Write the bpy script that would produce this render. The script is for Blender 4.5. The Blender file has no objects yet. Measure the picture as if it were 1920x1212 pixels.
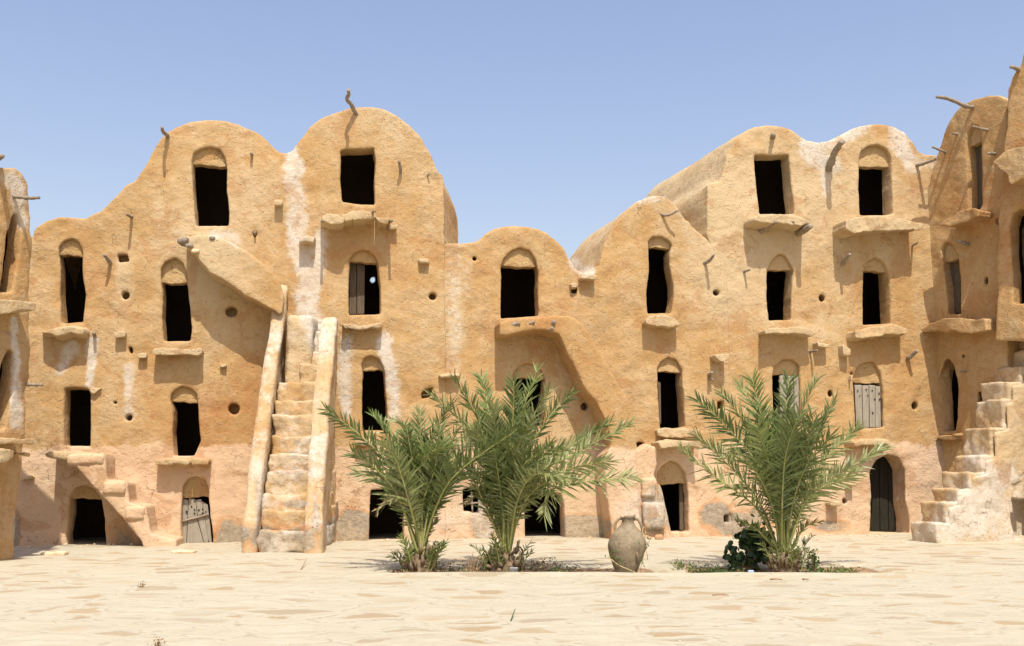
import bpy, math, random
import numpy as np
from mathutils import Vector, kdtree
from mathutils.geometry import delaunay_2d_cdt

scene = bpy.context.scene
# ------------------------------------------------------------------ camera
FPX, CAMZ, PITCH = 1884.0, 1.6, math.radians(8.1)
cam = bpy.data.cameras.new('camera')
cam.sensor_width = 36.0
cam.lens = 36.0 * FPX / 1920.0
cam.clip_end = 5000
cam_o = bpy.data.objects.new('camera', cam)
scene.collection.objects.link(cam_o)
cam_o.location = (0, 0, CAMZ)
cam_o.rotation_euler = (math.pi / 2 + PITCH, 0, 0)
scene.camera = cam_o
# ------------------------------------------------------------------ light
SUN_EL = 60.0
SUN_DIR = np.array([-0.16, 0.985])           # horizontal travel of the light
SUN_DIR = SUN_DIR / np.linalg.norm(SUN_DIR)
lx, ly = SUN_DIR * math.cos(math.radians(SUN_EL))
light_dir = Vector((lx, ly, -math.sin(math.radians(SUN_EL))))
sun = bpy.data.lights.new('sun', 'SUN')
sun.energy = 3.8
sun.angle = math.radians(0.53)
sun.color = (1.0, 0.95, 0.86)
sun_o = bpy.data.objects.new('sun', sun)
scene.collection.objects.link(sun_o)
sun_o.rotation_euler = light_dir.to_track_quat('-Z', 'Y').to_euler()
world = bpy.data.worlds.new('World')
scene.world = world
world.use_nodes = True
wn = world.node_tree
wn.nodes.clear()
sky = wn.nodes.new('ShaderNodeTexSky')
sky.sky_type = 'NISHITA'
sky.sun_disc = False
sky.sun_elevation = math.radians(SUN_EL)
sky.sun_rotation = math.atan2(-SUN_DIR[0], -SUN_DIR[1])
sky.altitude = 300
sky.air_density = 1.6
sky.dust_density = 3.2
sky.ozone_density = 1.0
bg = wn.nodes.new('ShaderNodeBackground')
bg.inputs['Strength'].default_value = 0.121
wo = wn.nodes.new('ShaderNodeOutputWorld')
tint = wn.nodes.new('ShaderNodeVectorMath')
tint.operation = 'MULTIPLY'
tint.inputs[1].default_value = (1.06, .955, 1.03)
wn.links.new(sky.outputs[0], tint.inputs[0])
wn.links.new(tint.outputs[0], bg.inputs[0])
wn.links.new(bg.outputs[0], wo.inputs[0])
scene.view_settings.view_transform = 'Standard'
scene.view_settings.look = 'None'
scene.view_settings.exposure = 0.56
scene.view_settings.gamma = 1.0

rng = np.random.default_rng(7)
random.seed(7)
SP, CP = math.sin(PITCH), math.cos(PITCH)


# ------------------------------------------------------------------ geometry helpers
def ray(px, py):
    c = (np.asarray(px, float) - 960) / FPX
    v = (606 - np.asarray(py, float)) / FPX
    return np.stack([c, CP - v * SP, SP + v * CP], -1)


def project(W):
    W = np.asarray(W, float)
    d = W - np.array([0, 0, CAMZ])
    f = d[..., 1] * CP + d[..., 2] * SP
    u = -d[..., 1] * SP + d[..., 2] * CP
    return np.stack([960 + FPX * d[..., 0] / f, 606 - FPX * u / f], -1)


def at_depth(px, py, d):
    r = ray(px, py)
    return np.array([0, 0, CAMZ]) + r * (d / r[..., 1:2])


class Plane:
    """vertical plane: origin o (x,y), direction t along it, n towards the viewer"""
    def __init__(s, o, t):
        s.o = np.array(o, float)
        s.t = np.array(t, float) / np.linalg.norm(t)
        s.n = np.array([s.t[1], -s.t[0]])

    def uv(s, px, off=0.0):
        px = np.asarray(px, float)
        r = ray(px[..., 0], px[..., 1])
        k = (off + s.o @ s.n) / (r[..., :2] @ s.n)
        X = r * k[..., None]
        return np.stack([(X[..., :2] - s.o) @ s.t, X[..., 2] + CAMZ], -1)

    def world(s, uv, off=0.0):
        uv = np.asarray(uv, float)
        off = np.broadcast_to(off, uv.shape[:-1])
        xy = s.o + uv[..., :1] * s.t + off[..., None] * s.n
        return np.concatenate([xy, uv[..., 1:2]], -1)

    def pw(s, px, off=0.0):
        return s.world(s.uv(px, off), off)


def _hash(i, j, k, seed):
    h = (i * 374761393 + j * 668265263 + k * 2147483647 + seed * 974711) & 0xFFFFFFFF
    h = ((h ^ (h >> 13)) * 1274126177) & 0xFFFFFFFF
    return ((h ^ (h >> 16)) & 0xFFFF) / 32767.5 - 1.0


def vnoise(P, scale, seed=0):
    """value noise in [-1,1]; scale = size of a cell in metres"""
    Q = np.asarray(P, float) / scale + 1000.5
    I = np.floor(Q).astype(np.int64)
    f = Q - I
    f = f * f * (3 - 2 * f)
    out = 0
    for a in (0, 1):
        for b in (0, 1):
            for c in (0, 1):
                w = (f[..., 0] if a else 1 - f[..., 0]) * (f[..., 1] if b else 1 - f[..., 1]) * (f[..., 2] if c else 1 - f[..., 2])
                out = out + w * _hash(I[..., 0] + a, I[..., 1] + b, I[..., 2] + c, seed)
    return out


def resample(L, step):
    L = np.asarray(L, float)
    out = []
    for i in range(len(L)):
        a, b = L[i], L[(i + 1) % len(L)]
        n = max(1, int(math.ceil(np.linalg.norm(b - a) / step)))
        for k in range(n):
            out.append(a + (b - a) * k / n)
    return np.array(out)


def even(L, step):
    """resample a closed loop at equal spacing"""
    L = np.asarray(L, float)
    C = np.vstack([L, L[:1]])
    s = np.concatenate([[0], np.cumsum(np.linalg.norm(np.diff(C, axis=0), axis=1))])
    n = max(8, int(round(s[-1] / step)))
    q = np.arange(n) * s[-1] / n
    return np.stack([np.interp(q, s, C[:, 0]), np.interp(q, s, C[:, 1])], -1)


def chaikin(L, it=2):
    for _ in range(it):
        N = np.roll(L, -1, 0)
        L = np.stack([L * .75 + N * .25, L * .25 + N * .75], 1).reshape(-1, 2)
    return L


def area2(L):
    N = np.roll(L, -1, 0)
    return float(np.sum(L[:, 0] * N[:, 1] - N[:, 0] * L[:, 1]))


def inside(P, L):
    x, y = P[:, 0], P[:, 1]
    r = np.zeros(len(P), bool)
    a = L
    b = np.roll(L, -1, 0)
    for (x0, y0), (x1, y1) in zip(a, b):
        if y0 == y1:
            continue
        c = (y0 > y) != (y1 > y)
        r ^= c & (x < (x1 - x0) * (y - y0) / (y1 - y0) + x0)
    return r


def prep(plane, px, off, step, corner=.12, jit=.012, seed=0, zmin=None):
    L = plane.uv(px, off)
    if zmin is not None:
        L[:, 1] = np.maximum(L[:, 1], zmin)
    L = even(chaikin(resample(L, corner), 2), step)
    if area2(L) < 0:
        L = L[::-1]
    Q = np.concatenate([L, np.full((len(L), 1), seed * 3.1)], 1)
    J = np.stack([vnoise(Q, .22, 11), vnoise(Q, .22, 12)], -1) * jit + np.stack([vnoise(Q, .07, 13), vnoise(Q, .07, 14)], -1) * jit * .5
    L = L + J
    if zmin is not None:
        L[:, 1] = np.maximum(L[:, 1], zmin)
    return L


def loop_normals(L):
    T = np.roll(L, -1, 0) - np.roll(L, 1, 0)
    T /= np.linalg.norm(T, axis=1)[:, None] + 1e-9
    return np.stack([T[:, 1], -T[:, 0]], -1)      # outward for a counter-clockwise loop


def triangulate(outer, holes, sp, R, seed=0):
    loops = [outer] + holes
    dense = np.vstack([resample(l, .012) for l in loops])
    kd = kdtree.KDTree(len(dense))
    for i, p in enumerate(dense):
        kd.insert((p[0], p[1], 0), i)
    kd.balance()
    def dist(P):
        return np.array([kd.find((p[0], p[1], 0))[2] for p in P]) if len(P) else np.zeros(0)
    def ok(P):
        m = inside(P, outer)
        for h in holes:
            m &= ~inside(P, h)
        return m
    cand = []
    if R > 0:
        for d in (R * .12, R * .35, R * .7):
            for k, l in enumerate(loops):
                n = loop_normals(l)
                P = l - n * d if k == 0 else l + n * d
                P = P[ok(P)]
                dd = dist(P)
                cand.append(P[dd > .82 * d])
    lo, hi = outer.min(0), outer.max(0)
    r = np.random.default_rng(seed)
    gx, gy = np.meshgrid(np.arange(lo[0], hi[0], sp), np.arange(lo[1], hi[1], sp))
    P = np.stack([gx.ravel(), gy.ravel()], -1)
    P = P + (r.random(P.shape) - .5) * sp * .5
    P = P[ok(P)]
    if len(P):
        P = P[dist(P) > R + .35 * sp]
        cand.append(P)
    pts = np.vstack(loops + cand)
    edges, s, idx = [], 0, []
    for l in loops:
        n = len(l)
        idx.append(list(range(s, s + n)))
        edges += [(s + i, s + (i + 1) % n) for i in range(n)]
        s += n
    vc, _, fs, ov, _, _ = delaunay_2d_cdt([Vector((p[0], p[1])) for p in pts], edges, [], 0, 1e-6)
    V = np.array([(v[0], v[1]) for v in vc])
    back = {}
    for i, o in enumerate(ov):
        for j in o:
            back[j] = i
    idx = [[back[i] for i in l] for l in idx]
    F = np.array([tuple(f) for f in fs if len(f) == 3])
    F = F[ok(V[F].mean(1))]
    # drop slivers of no area, force counter-clockwise
    a = V[F[:, 1]] - V[F[:, 0]]
    b = V[F[:, 2]] - V[F[:, 0]]
    c = a[:, 0] * b[:, 1] - a[:, 1] * b[:, 0]
    F = np.where((c < 0)[:, None], F[:, ::-1], F)
    F = F[np.abs(c) > 1e-9]
    d = dist(V)
    return V, F, idx, d


def lumps(W, amp=1.0, seed=0):
    q = W * np.array([1.0, 1.0, 1.35])
    w = W + .12 * np.stack([vnoise(W, .4, 61), vnoise(W, .4, 62), vnoise(W, .4, 63)], -1)
    m = .5 + .5 * vnoise(W, 1.1, 7 + seed)           # calm and rough areas
    return amp * (.05 * vnoise(W, 1.7, 1 + seed) + .026 * vnoise(W, .60, 2 + seed) + (.008 + .016 * m) * vnoise(w, .26, 3 + seed)
                  + (.002 + .007 * m) * vnoise(q + (w - W) * .5, .12, 4 + seed))


class Geo:
    def __init__(s):
        s.V, s.F, s.M, s.n = [], [], [], 0

    def add(s, V, F, m=0):
        s.V.append(np.asarray(V, float))
        for f in F:
            s.F.append(tuple(int(i) + s.n for i in f))
        s.M += [m] * len(F)
        s.n += len(V)
        return s

    def verts(s):
        return np.vstack(s.V) if s.V else np.zeros((0, 3))


ROOT = {}


def thing(name, label, cat, loc, group=None):
    o = bpy.data.objects.new(name, None)
    scene.collection.objects.link(o)
    o.location = tuple(float(c) for c in loc)
    o.empty_display_size = .3
    o['label'] = label
    o['category'] = cat
    if group:
        o['group'] = group
    ROOT[o] = np.array(loc, float)
    return o


def link(name, geo, mats, parent=None, smooth=True, paint=None, loc=None, label=None, cat=None, group=None, kind=None):
    """ONE mesh object from world-space geometry"""
    V = geo.verts()
    base = ROOT[parent] if parent is not None else (np.zeros(3) if loc is None else np.array(loc, float))
    me = bpy.data.meshes.new(name)
    me.from_pydata((V - base).tolist(), [], geo.F)
    for m in (mats if isinstance(mats, (list, tuple)) else [mats]):
        me.materials.append(m)
    me.polygons.foreach_set('material_index', geo.M)
    me.polygons.foreach_set('use_smooth', [bool(smooth)] * len(geo.F))
    if paint is not None:
        at = me.color_attributes.new('paint', 'FLOAT_COLOR', 'POINT')
        at.data.foreach_set('color', paint(V).astype(np.float32).ravel())
    me.update()
    o = bpy.data.objects.new(name, me)
    scene.collection.objects.link(o)
    if parent is not None:
        o.parent = parent
    else:
        o.location = tuple(base)
    ROOT[o] = base
    if label:
        o['label'] = label
    if cat:
        o['category'] = cat
    if group:
        o['group'] = group
    if kind:
        o['kind'] = kind
    return o


def strip(A, B, flip=False, closed=True):
    """faces between two index rings"""
    n = len(A)
    F = []
    for i in range(n if closed else n - 1):
        j = (i + 1) % n
        f = (A[i], A[j], B[j], B[i])
        F.append(f[::-1] if flip else f)
    return F


def relief(plane, px, off=0.0, depth=.3, holes=(), R=.04, sp=.06, amp=1.0, ext=None, layers=None, seed=0, jit=.012,
           zmin=None, corner=.12, step=.05, back=False, bulge=None, roof_split=False, hole_step=.035, smooth_uv=None, rear=0.0):
    """plaster slab whose front outline is px at offset off of the plane. Returns dict of Geo: front, side, roof + hole loops."""
    outer = prep(plane, px, off, step, corner, jit, seed, zmin) if smooth_uv is None else smooth_uv
    H = [prep(plane, h, off, hole_step, .07, .008, seed + 3 + i) for i, h in enumerate(holes)]
    for h in H:
        if zmin is not None:
            h[:, 1] = np.maximum(h[:, 1], zmin + .17)
    V, F, idx, d = triangulate(outer, H, sp, R, seed)
    W0 = plane.world(V, off)
    dsp = lumps(W0, amp, 0)
    e = np.where(d < R, R - np.sqrt(np.maximum(R * R - (R - d) ** 2, 0)), 0)
    if bulge is not None:
        dsp = dsp + bulge(V)
    W = plane.world(V, off + dsp - e)
    front = Geo().add(W, F)
    # side strips from the outer loop
    ol = idx[0]
    n2 = loop_normals(V[ol])
    if layers is None:
        layers = [depth * k for k in (.15, .4, .7, 1.0)]
    ex = np.append(-plane.n, 0) if ext is None else np.array(ext, float)
    rings = [W[ol]]
    lu = V[ol]
    sm = sum(np.roll(lu, q, 0) for q in range(-7, 8)) / 15.0 - lu
    sm3 = sm[:, :1] * np.append(plane.t, 0) + sm[:, 1:] * np.array([0, 0, 1.0])
    nrm3 = n2[:, :1] * np.append(plane.t, 0) + n2[:, 1:] * np.array([0, 0, 1.0])
    for k, l in enumerate(layers):
        Q = W[ol] + ex * l
        if roof_split:
            Q = Q + sm3 * min(1, l / .5)
        if roof_split and l > .70 * layers[-1]:
            kk = (l - .70 * layers[-1]) / (.30 * layers[-1])
            zb = Q[:, 2].max() - 3.2
            dz = np.maximum(Q[:, 2] - zb, 0)
            Q[:, 2] -= dz * (1 - math.sqrt(max(0, 1 - (kk * .985) ** 2))) * rear
        if back and k == len(layers) - 1:
            Q = Q - nrm3 * R * .7
        else:
            Q = Q + nrm3 * (lumps(Q, amp * .8, 5))[:, None] * min(1, l / .3)
        rings.append(Q)
    SV = np.vstack(rings)
    n = len(ol)
    side, roof = Geo(), Geo()
    Fs, Fr = [], []
    up = n2[:, 1]
    for k in range(len(layers)):
        A = list(range(k * n, k * n + n))
        B = list(range(k * n + n, k * n + 2 * n))
        for i, f in enumerate(strip(A, B, flip=True)):
            (Fr if roof_split and (up[i] > .12) else Fs).append(f)
    if back:
        F2 = [tuple(len(SV) + i for i in f[::-1]) for f in F]
        SV = np.vstack([SV, plane.world(V, off + dsp * .5 - depth + e)])
        Fs += F2
    side.add(SV, Fs)
    if roof_split:
        roof.add(SV, Fr)
    loops = [(V[l], W[l]) for l in idx[1:]]
    return dict(front=front, side=side, roof=roof, holes=loops, outer=outer)


def cavity(plane, L2, W, off, depth, room=0.0, spread=.55, light_gap=None):
    """reveal from a hole loop inwards; closed room behind, or a capped pocket. Two Geo materials: 0 plaster, 1 dark inside"""
    g = Geo()
    n = len(W)
    ex = np.append(-plane.n, 0)
    rings = [W]
    c2 = L2.mean(0)
    n2 = loop_normals(L2)
    nrm3 = n2[:, :1] * np.append(plane.t, 0) + n2[:, 1:] * np.array([0, 0, 1.0])
    for dd in (depth * .12, depth * .35, depth * .65, depth):
        Q = W + ex * dd
        Q = Q + nrm3 * (lumps(Q, .55, 9) * min(1, dd / .1))[:, None]
        rings.append(Q)
    V = np.vstack(rings)
    F = []
    for k in range(len(rings) - 1):
        F += strip(list(range(k * n, k * n + n)), list(range(k * n + n, k * n + 2 * n)))
    g.add(V, F, 0)
    if room:
        e0 = rings[-1]
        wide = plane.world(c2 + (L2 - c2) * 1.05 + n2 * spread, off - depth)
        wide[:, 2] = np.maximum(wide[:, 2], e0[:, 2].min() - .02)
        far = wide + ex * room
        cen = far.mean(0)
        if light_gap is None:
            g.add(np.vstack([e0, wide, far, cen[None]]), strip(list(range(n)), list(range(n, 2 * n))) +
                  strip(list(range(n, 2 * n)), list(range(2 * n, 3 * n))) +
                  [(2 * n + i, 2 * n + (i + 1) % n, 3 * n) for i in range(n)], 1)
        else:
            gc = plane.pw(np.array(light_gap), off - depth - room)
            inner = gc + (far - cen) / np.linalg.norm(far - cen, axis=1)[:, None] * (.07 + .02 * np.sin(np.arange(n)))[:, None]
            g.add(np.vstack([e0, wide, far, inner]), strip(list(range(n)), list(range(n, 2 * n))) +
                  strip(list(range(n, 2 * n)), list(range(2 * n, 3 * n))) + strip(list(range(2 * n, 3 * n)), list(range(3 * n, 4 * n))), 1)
    else:
        e0 = rings[-1]
        g.add(np.vstack([e0, e0.mean(0)[None]]), [(i, (i + 1) % n, n) for i in range(n)], 0)
    return g


def tube(P, rad, seg=8, bump=.15, seed=0, cap=True):
    P = np.asarray(P, float)
    rad = np.broadcast_to(rad, (len(P),)).astype(float)
    T = np.gradient(P, axis=0)
    T /= np.linalg.norm(T, axis=1)[:, None] + 1e-9
    ref = np.array([.31, .2, .93]) if abs(T[0] @ np.array([.31, .2, .93])) < .9 else np.array([1.0, 0, 0])
    V = []
    for i in range(len(P)):
        a = np.cross(T[i], ref)
        a /= np.linalg.norm(a)
        b = np.cross(T[i], a)
        ang = np.arange(seg) * 2 * math.pi / seg
        ring = np.cos(ang)[:, None] * a + np.sin(ang)[:, None] * b
        Q = P[i] + ring * rad[i]
        k = 1 + bump * vnoise(Q * 1.0, max(.05, rad[i] * 1.5), seed)
        V.append(P[i] + ring * (rad[i] * k)[:, None])
    V = np.vstack(V)
    F = []
    for i in range(len(P) - 1):
        F += strip(list(range(i * seg, i * seg + seg)), list(range(i * seg + seg, i * seg + 2 * seg)))
    if cap:
        m = len(V)
        V = np.vstack([V, P[:1], P[-1:]])
        F += [((j + 1) % seg, j, m) for j in range(seg)]
        o = (len(P) - 1) * seg
        F += [(o + j, o + (j + 1) % seg, m + 1) for j in range(seg)]
    return V, F


def spline(P, n=10):
    P = np.asarray(P, float)
    if len(P) < 3:
        k = np.linspace(0, 1, n)[:, None]
        return P[0] * (1 - k) + P[-1] * k
    Q = np.vstack([2 * P[0] - P[1], P, 2 * P[-1] - P[-2]])
    out = []
    m = len(P) - 1
    for s in np.linspace(0, m - 1e-6, n):
        i = int(s)
        t = s - i
        a, b, c, d = Q[i:i + 4]
        out.append(.5 * (2 * b + (c - a) * t + (2 * a - 5 * b + 4 * c - d) * t * t + (3 * b - a - 3 * c + d) * t ** 3))
    return np.array(out)


def block(center, ax, half, R=.05, res=.07, amp=.02, seed=0):
    """rounded lumpy block: ax = 3 unit axes (rows)"""
    ax = np.asarray(ax, float)
    half = np.asarray(half, float)
    N = [max(3, int(round(2 * h / res))) for h in half]
    ids, V, F = {}, [], []
    def vid(i, j, k):
        key = (i, j, k)
        if key not in ids:
            ids[key] = len(V)
            V.append((i / N[0] * 2 - 1, j / N[1] * 2 - 1, k / N[2] * 2 - 1))
        return ids[key]
    for a in range(3):
        b, c = (a + 1) % 3, (a + 2) % 3
        for s in (0, N[a]):
            for i in range(N[b]):
                for j in range(N[c]):
                    q = []
                    for di, dj in ((0, 0), (1, 0), (1, 1), (0, 1)):
                        k = [0, 0, 0]
                        k[a], k[b], k[c] = s, i + di, j + dj
                        q.append(vid(*k))
                    F.append(q if s else q[::-1])
    V = np.array(V) * half
    core = np.clip(V, -(half - R), half - R)
    dv = V - core
    ln = np.linalg.norm(dv, axis=1)
    V = core + np.where(ln[:, None] > 1e-9, dv / (ln[:, None] + 1e-12) * R, 0)
    W = V @ ax + np.asarray(center, float)
    out = (V / half) @ ax
    out /= np.linalg.norm(out, axis=1)[:, None] + 1e-9
    dsp = amp * (vnoise(W, .35, 20 + seed) + .6 * vnoise(W, .14, 21 + seed) + .35 * vnoise(W, .07, 22 + seed))
    return W + out * dsp[:, None], F


# ------------------------------------------------------------------ materials
def new_mat(name):
    m = bpy.data.materials.new(name)
    m.use_nodes = True
    nt = m.node_tree
    nt.nodes.clear()
    out = nt.nodes.new('ShaderNodeOutputMaterial')
    b = nt.nodes.new('ShaderNodeBsdfPrincipled')
    nt.links.new(b.outputs[0], out.inputs[0])
    return m, nt, b


class NB:
    """small node builder"""
    def __init__(s, nt):
        s.nt = nt

    def n(s, t, **kw):
        o = s.nt.nodes.new(t)
        for k, v in kw.items():
            if k.startswith('i_'):
                key = k[2:]
                o.inputs[int(key) if key.isdigit() else key.replace('_', ' ')].default_value = v
            else:
                setattr(o, k, v)
        return o

    def l(s, a, b):
        s.nt.links.new(a, b)

    def val(s, x, sock):
        if hasattr(x, 'is_linked') or hasattr(x, 'links'):
            s.l(x, sock)
        else:
            sock.default_value = x

    def math(s, op, a, b=None, clamp=False):
        o = s.n('ShaderNodeMath', operation=op, use_clamp=clamp)
        s.val(a, o.inputs[0])
        if b is not None:
            s.val(b, o.inputs[1])
        return o.outputs[0]

    def mix(s, f, a, b, blend='MIX'):
        o = s.n('ShaderNodeMix', data_type='RGBA', blend_type=blend)
        s.val(f, o.inputs['Factor'])
        A, B = o.inputs[6], o.inputs[7]
        for x, k in ((a, A), (b, B)):
            if isinstance(x, tuple):
                k.default_value = x if len(x) == 4 else x + (1,)
            else:
                s.l(x, k)
        return o.outputs[2]

    def noise(s, vec, scale, detail=4, rough=.55, dist=0.0):
        o = s.n('ShaderNodeTexNoise')
        o.inputs['Scale'].default_value = scale
        o.inputs['Detail'].default_value = detail
        o.inputs['Roughness'].default_value = rough
        o.inputs['Distortion'].default_value = dist
        s.l(vec, o.inputs['Vector'])
        return o.outputs['Fac']

    def ramp(s, f, lo, hi):
        o = s.n('ShaderNodeMapRange', interpolation_type='SMOOTHSTEP')
        o.inputs['From Min'].default_value = lo
        o.inputs['From Max'].default_value = hi
        s.l(f, o.inputs['Value'])
        return o.outputs[0]

    def scale(s, vec, v, loc=(0, 0, 0)):
        o = s.n('ShaderNodeMapping')
        o.inputs['Scale'].default_value = v
        o.inputs['Location'].default_value = loc
        s.l(vec, o.inputs['Vector'])
        return o.outputs[0]


def plaster(name, warm=(.352, .170, .056), tan=(.395, .240, .094), pale=(.480, .362, .205), pinkc=(.545, .370, .225), tone=.07, bump=.6):
    m, nt, b = new_mat(name)
    k = NB(nt)
    P = k.n('ShaderNodeNewGeometry').outputs['Position']
    at = k.n('ShaderNodeAttribute', attribute_name='paint')
    sep = k.n('ShaderNodeSeparateColor')
    k.l(at.outputs['Color'], sep.inputs[0])
    wash, pink, grey = sep.outputs[0], sep.outputs[1], sep.outputs[2]
    ta = at.outputs['Alpha']
    n1 = k.noise(P, .55, 5, .6)
    n2 = k.noise(P, 2.6, 5, .62)
    n3 = k.noise(P, 11, 4, .6)
    st = k.noise(k.scale(P, (2.4, 2.4, .28)), 1.0, 5, .6)
    fine = k.noise(P, 46, 3, .6)
    f = k.math('ADD', k.math('MULTIPLY', n1, .9), k.math('MULTIPLY', n2, .55))
    f = k.math('ADD', f, k.math('MULTIPLY', st, .45))
    f = k.math('ADD', f, k.math('MULTIPLY', k.math('SUBTRACT', n3, .5), .35))
    f = k.math('ADD', f, k.math('MULTIPLY', k.math('SUBTRACT', ta, .5), 1.0))
    f = k.math('ADD', f, tone)
    c = k.mix(k.ramp(f, .62, .98), warm, tan)
    c = k.mix(k.ramp(f, .92, 1.42), c, pale)
    # newer pinkish render at the foot
    edge = k.math('ADD', pink, k.math('MULTIPLY', k.math('SUBTRACT', n2, .5), .5))
    pk = k.mix(k.ramp(n2, .3, .7), pinkc, tuple(min(1, x * 1.1) for x in pinkc))
    pk = k.mix(k.math('MULTIPLY', k.ramp(n1, .45, .75), .6), pk, (0.528, 0.409, 0.284))
    c = k.mix(k.ramp(edge, .42, .56), c, pk)
    # rust-orange halo and grey cement patches
    ge = k.math('ADD', grey, k.math('MULTIPLY', k.math('SUBTRACT', n2, .5), .9))
    c = k.mix(k.math('MULTIPLY', k.ramp(ge, .16, .40), .75), c, (0.475, 0.244, 0.106))
    gc = k.mix(k.ramp(n3, .35, .7), (.27, .215, .15), (.36, .295, .21))
    c = k.mix(k.ramp(ge, .42, .60), c, gc)
    # white limewash
    we = k.math('ADD', wash, k.math('MULTIPLY', k.math('SUBTRACT', n3, .5), .7))
    we = k.math('ADD', we, k.math('MULTIPLY', k.math('SUBTRACT', n2, .5), .35))
    c = k.mix(k.math('MULTIPLY', k.ramp(we, .18, .85), .84), c, k.mix(k.ramp(n3, .3, .7), (.50, .44, .345), (.58, .535, .455)))
    # speckle, small pits, pale scuffs
    vo = k.n('ShaderNodeTexVoronoi')
    vo.inputs['Scale'].default_value = 13
    k.l(P, vo.inputs['Vector'])
    vs = k.n('ShaderNodeSeparateColor')
    k.l(vo.outputs['Color'], vs.inputs[0])
    pit = k.math('MULTIPLY', k.ramp(vo.outputs['Distance'], .26, .10), k.ramp(k.math('ADD', vs.outputs[0], k.math('MULTIPLY', k.math('SUBTRACT', n1, .5), 1.3)), .74, .86))
    fleck = k.math('MULTIPLY', k.ramp(vo.outputs['Distance'], .24, .08), k.ramp(vs.outputs[1], .78, .86))
    # patches of later render, hairline cracks
    pn = k.noise(k.scale(P, (1, 1, 1.2), (11, 5, 2)), .85, 6, .62, .5)
    patch = k.math('MULTIPLY', k.ramp(pn, .515, .535), k.ramp(n3, .25, .55))
    c = k.mix(k.math('MULTIPLY', patch, .32), c, (.47, .335, .185))
    pn2 = k.noise(k.scale(P, (1, 1, 1.1), (2, 15, 6)), 1.3, 6, .62, .6)
    c = k.mix(k.math('MULTIPLY', k.ramp(pn2, .57, .60), .38), c, (.335, .155, .05))
    ve = k.n('ShaderNodeTexVoronoi', feature='DISTANCE_TO_EDGE')
    ve.inputs['Scale'].default_value = 1.5
    wv = k.n('ShaderNodeVectorMath', operation='MULTIPLY_ADD')
    wv.inputs[1].default_value = (.5, .5, .5)
    wn_ = k.n('ShaderNodeTexNoise')
    wn_.inputs['Scale'].default_value = 3.5
    wn_.inputs['Detail'].default_value = 5
    k.l(P, wn_.inputs['Vector'])
    k.l(wn_.outputs['Color'], wv.inputs[0])
    k.l(P, wv.inputs[2])
    k.l(wv.outputs[0], ve.inputs['Vector'])
    crack = k.math('MULTIPLY', k.ramp(ve.outputs['Distance'], .013, .004), k.ramp(pn, .46, .39))
    sc = k.noise(k.scale(P, (1.0, 1.0, 1.3), (7, 3, 1)), 6.5, 6, .7, .6)
    c = k.mix(k.math('MULTIPLY', k.ramp(sc, .60, .76), .40), c, (0.548, 0.462, 0.330))
    c = k.mix(k.math('MULTIPLY', k.ramp(sc, .38, .27), .32), c, (0.330, 0.172, 0.079))
    c = k.mix(k.math('MULTIPLY', k.ramp(fine, .35, .75), .16), c, (0.568, 0.475, 0.343))
    c = k.mix(k.math('MULTIPLY', fleck, .45), c, (.62, .50, .33))
    c = k.mix(k.math('MULTIPLY', pit, .48), c, (.20, .105, .042))
    c = k.mix(k.math('MULTIPLY', crack, .42), c, (.18, .095, .04))
    k.l(c, b.inputs['Base Color'])
    b.inputs['Roughness'].default_value = 1.0
    b.inputs['Specular IOR Level'].default_value = .12
    h = k.math('ADD', k.math('MULTIPLY', n3, .45), k.math('MULTIPLY', fine, .14))
    h = k.math('ADD', h, k.math('MULTIPLY', n2, 1.5))
    h = k.math('ADD', h, k.math('MULTIPLY', k.math('MULTIPLY', sc, k.ramp(n1, .35, .65)), .9))
    h = k.math('SUBTRACT', h, k.math('MULTIPLY', k.math('ADD', pit, crack), .5))
    h = k.math('ADD', h, k.math('MULTIPLY', patch, .10))
    h = k.math('ADD', h, k.math('MULTIPLY', k.noise(k.scale(P, (1, 1, 1.4), (4, 4, 9)), 22, 4, .7, .8), .20))
    bp = k.n('ShaderNodeBump')
    bp.inputs['Strength'].default_value = bump
    bp.inputs['Distance'].default_value = .05
    k.l(h, bp.inputs['Height'])
    k.l(bp.outputs[0], b.inputs['Normal'])
    return m


def simple(name, c1, c2, scale=6, stretch=(1, 1, 1), rough=.9, bump=.4, bdist=.02, dark=None):
    m, nt, b = new_mat(name)
    k = NB(nt)
    P = k.n('ShaderNodeNewGeometry').outputs['Position']
    S = k.scale(P, stretch)
    n = k.noise(S, scale, 6, .65)
    n2 = k.noise(S, scale * 5, 4, .6)
    f = k.math('ADD', k.math('MULTIPLY', n, .7), k.math('MULTIPLY', n2, .3))
    c = k.mix(k.ramp(f, .32, .68), c1, c2)
    if dark:
        c = k.mix(k.ramp(k.noise(S, scale * 2.3, 3, .6), .62, .74), c, dark)
    k.l(c, b.inputs['Base Color'])
    b.inputs['Roughness'].default_value = rough
    b.inputs['Specular IOR Level'].default_value = .2
    bp = k.n('ShaderNodeBump')
    bp.inputs['Strength'].default_value = bump
    bp.inputs['Distance'].default_value = bdist
    k.l(f, bp.inputs['Height'])
    k.l(bp.outputs[0], b.inputs['Normal'])
    return m


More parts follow.
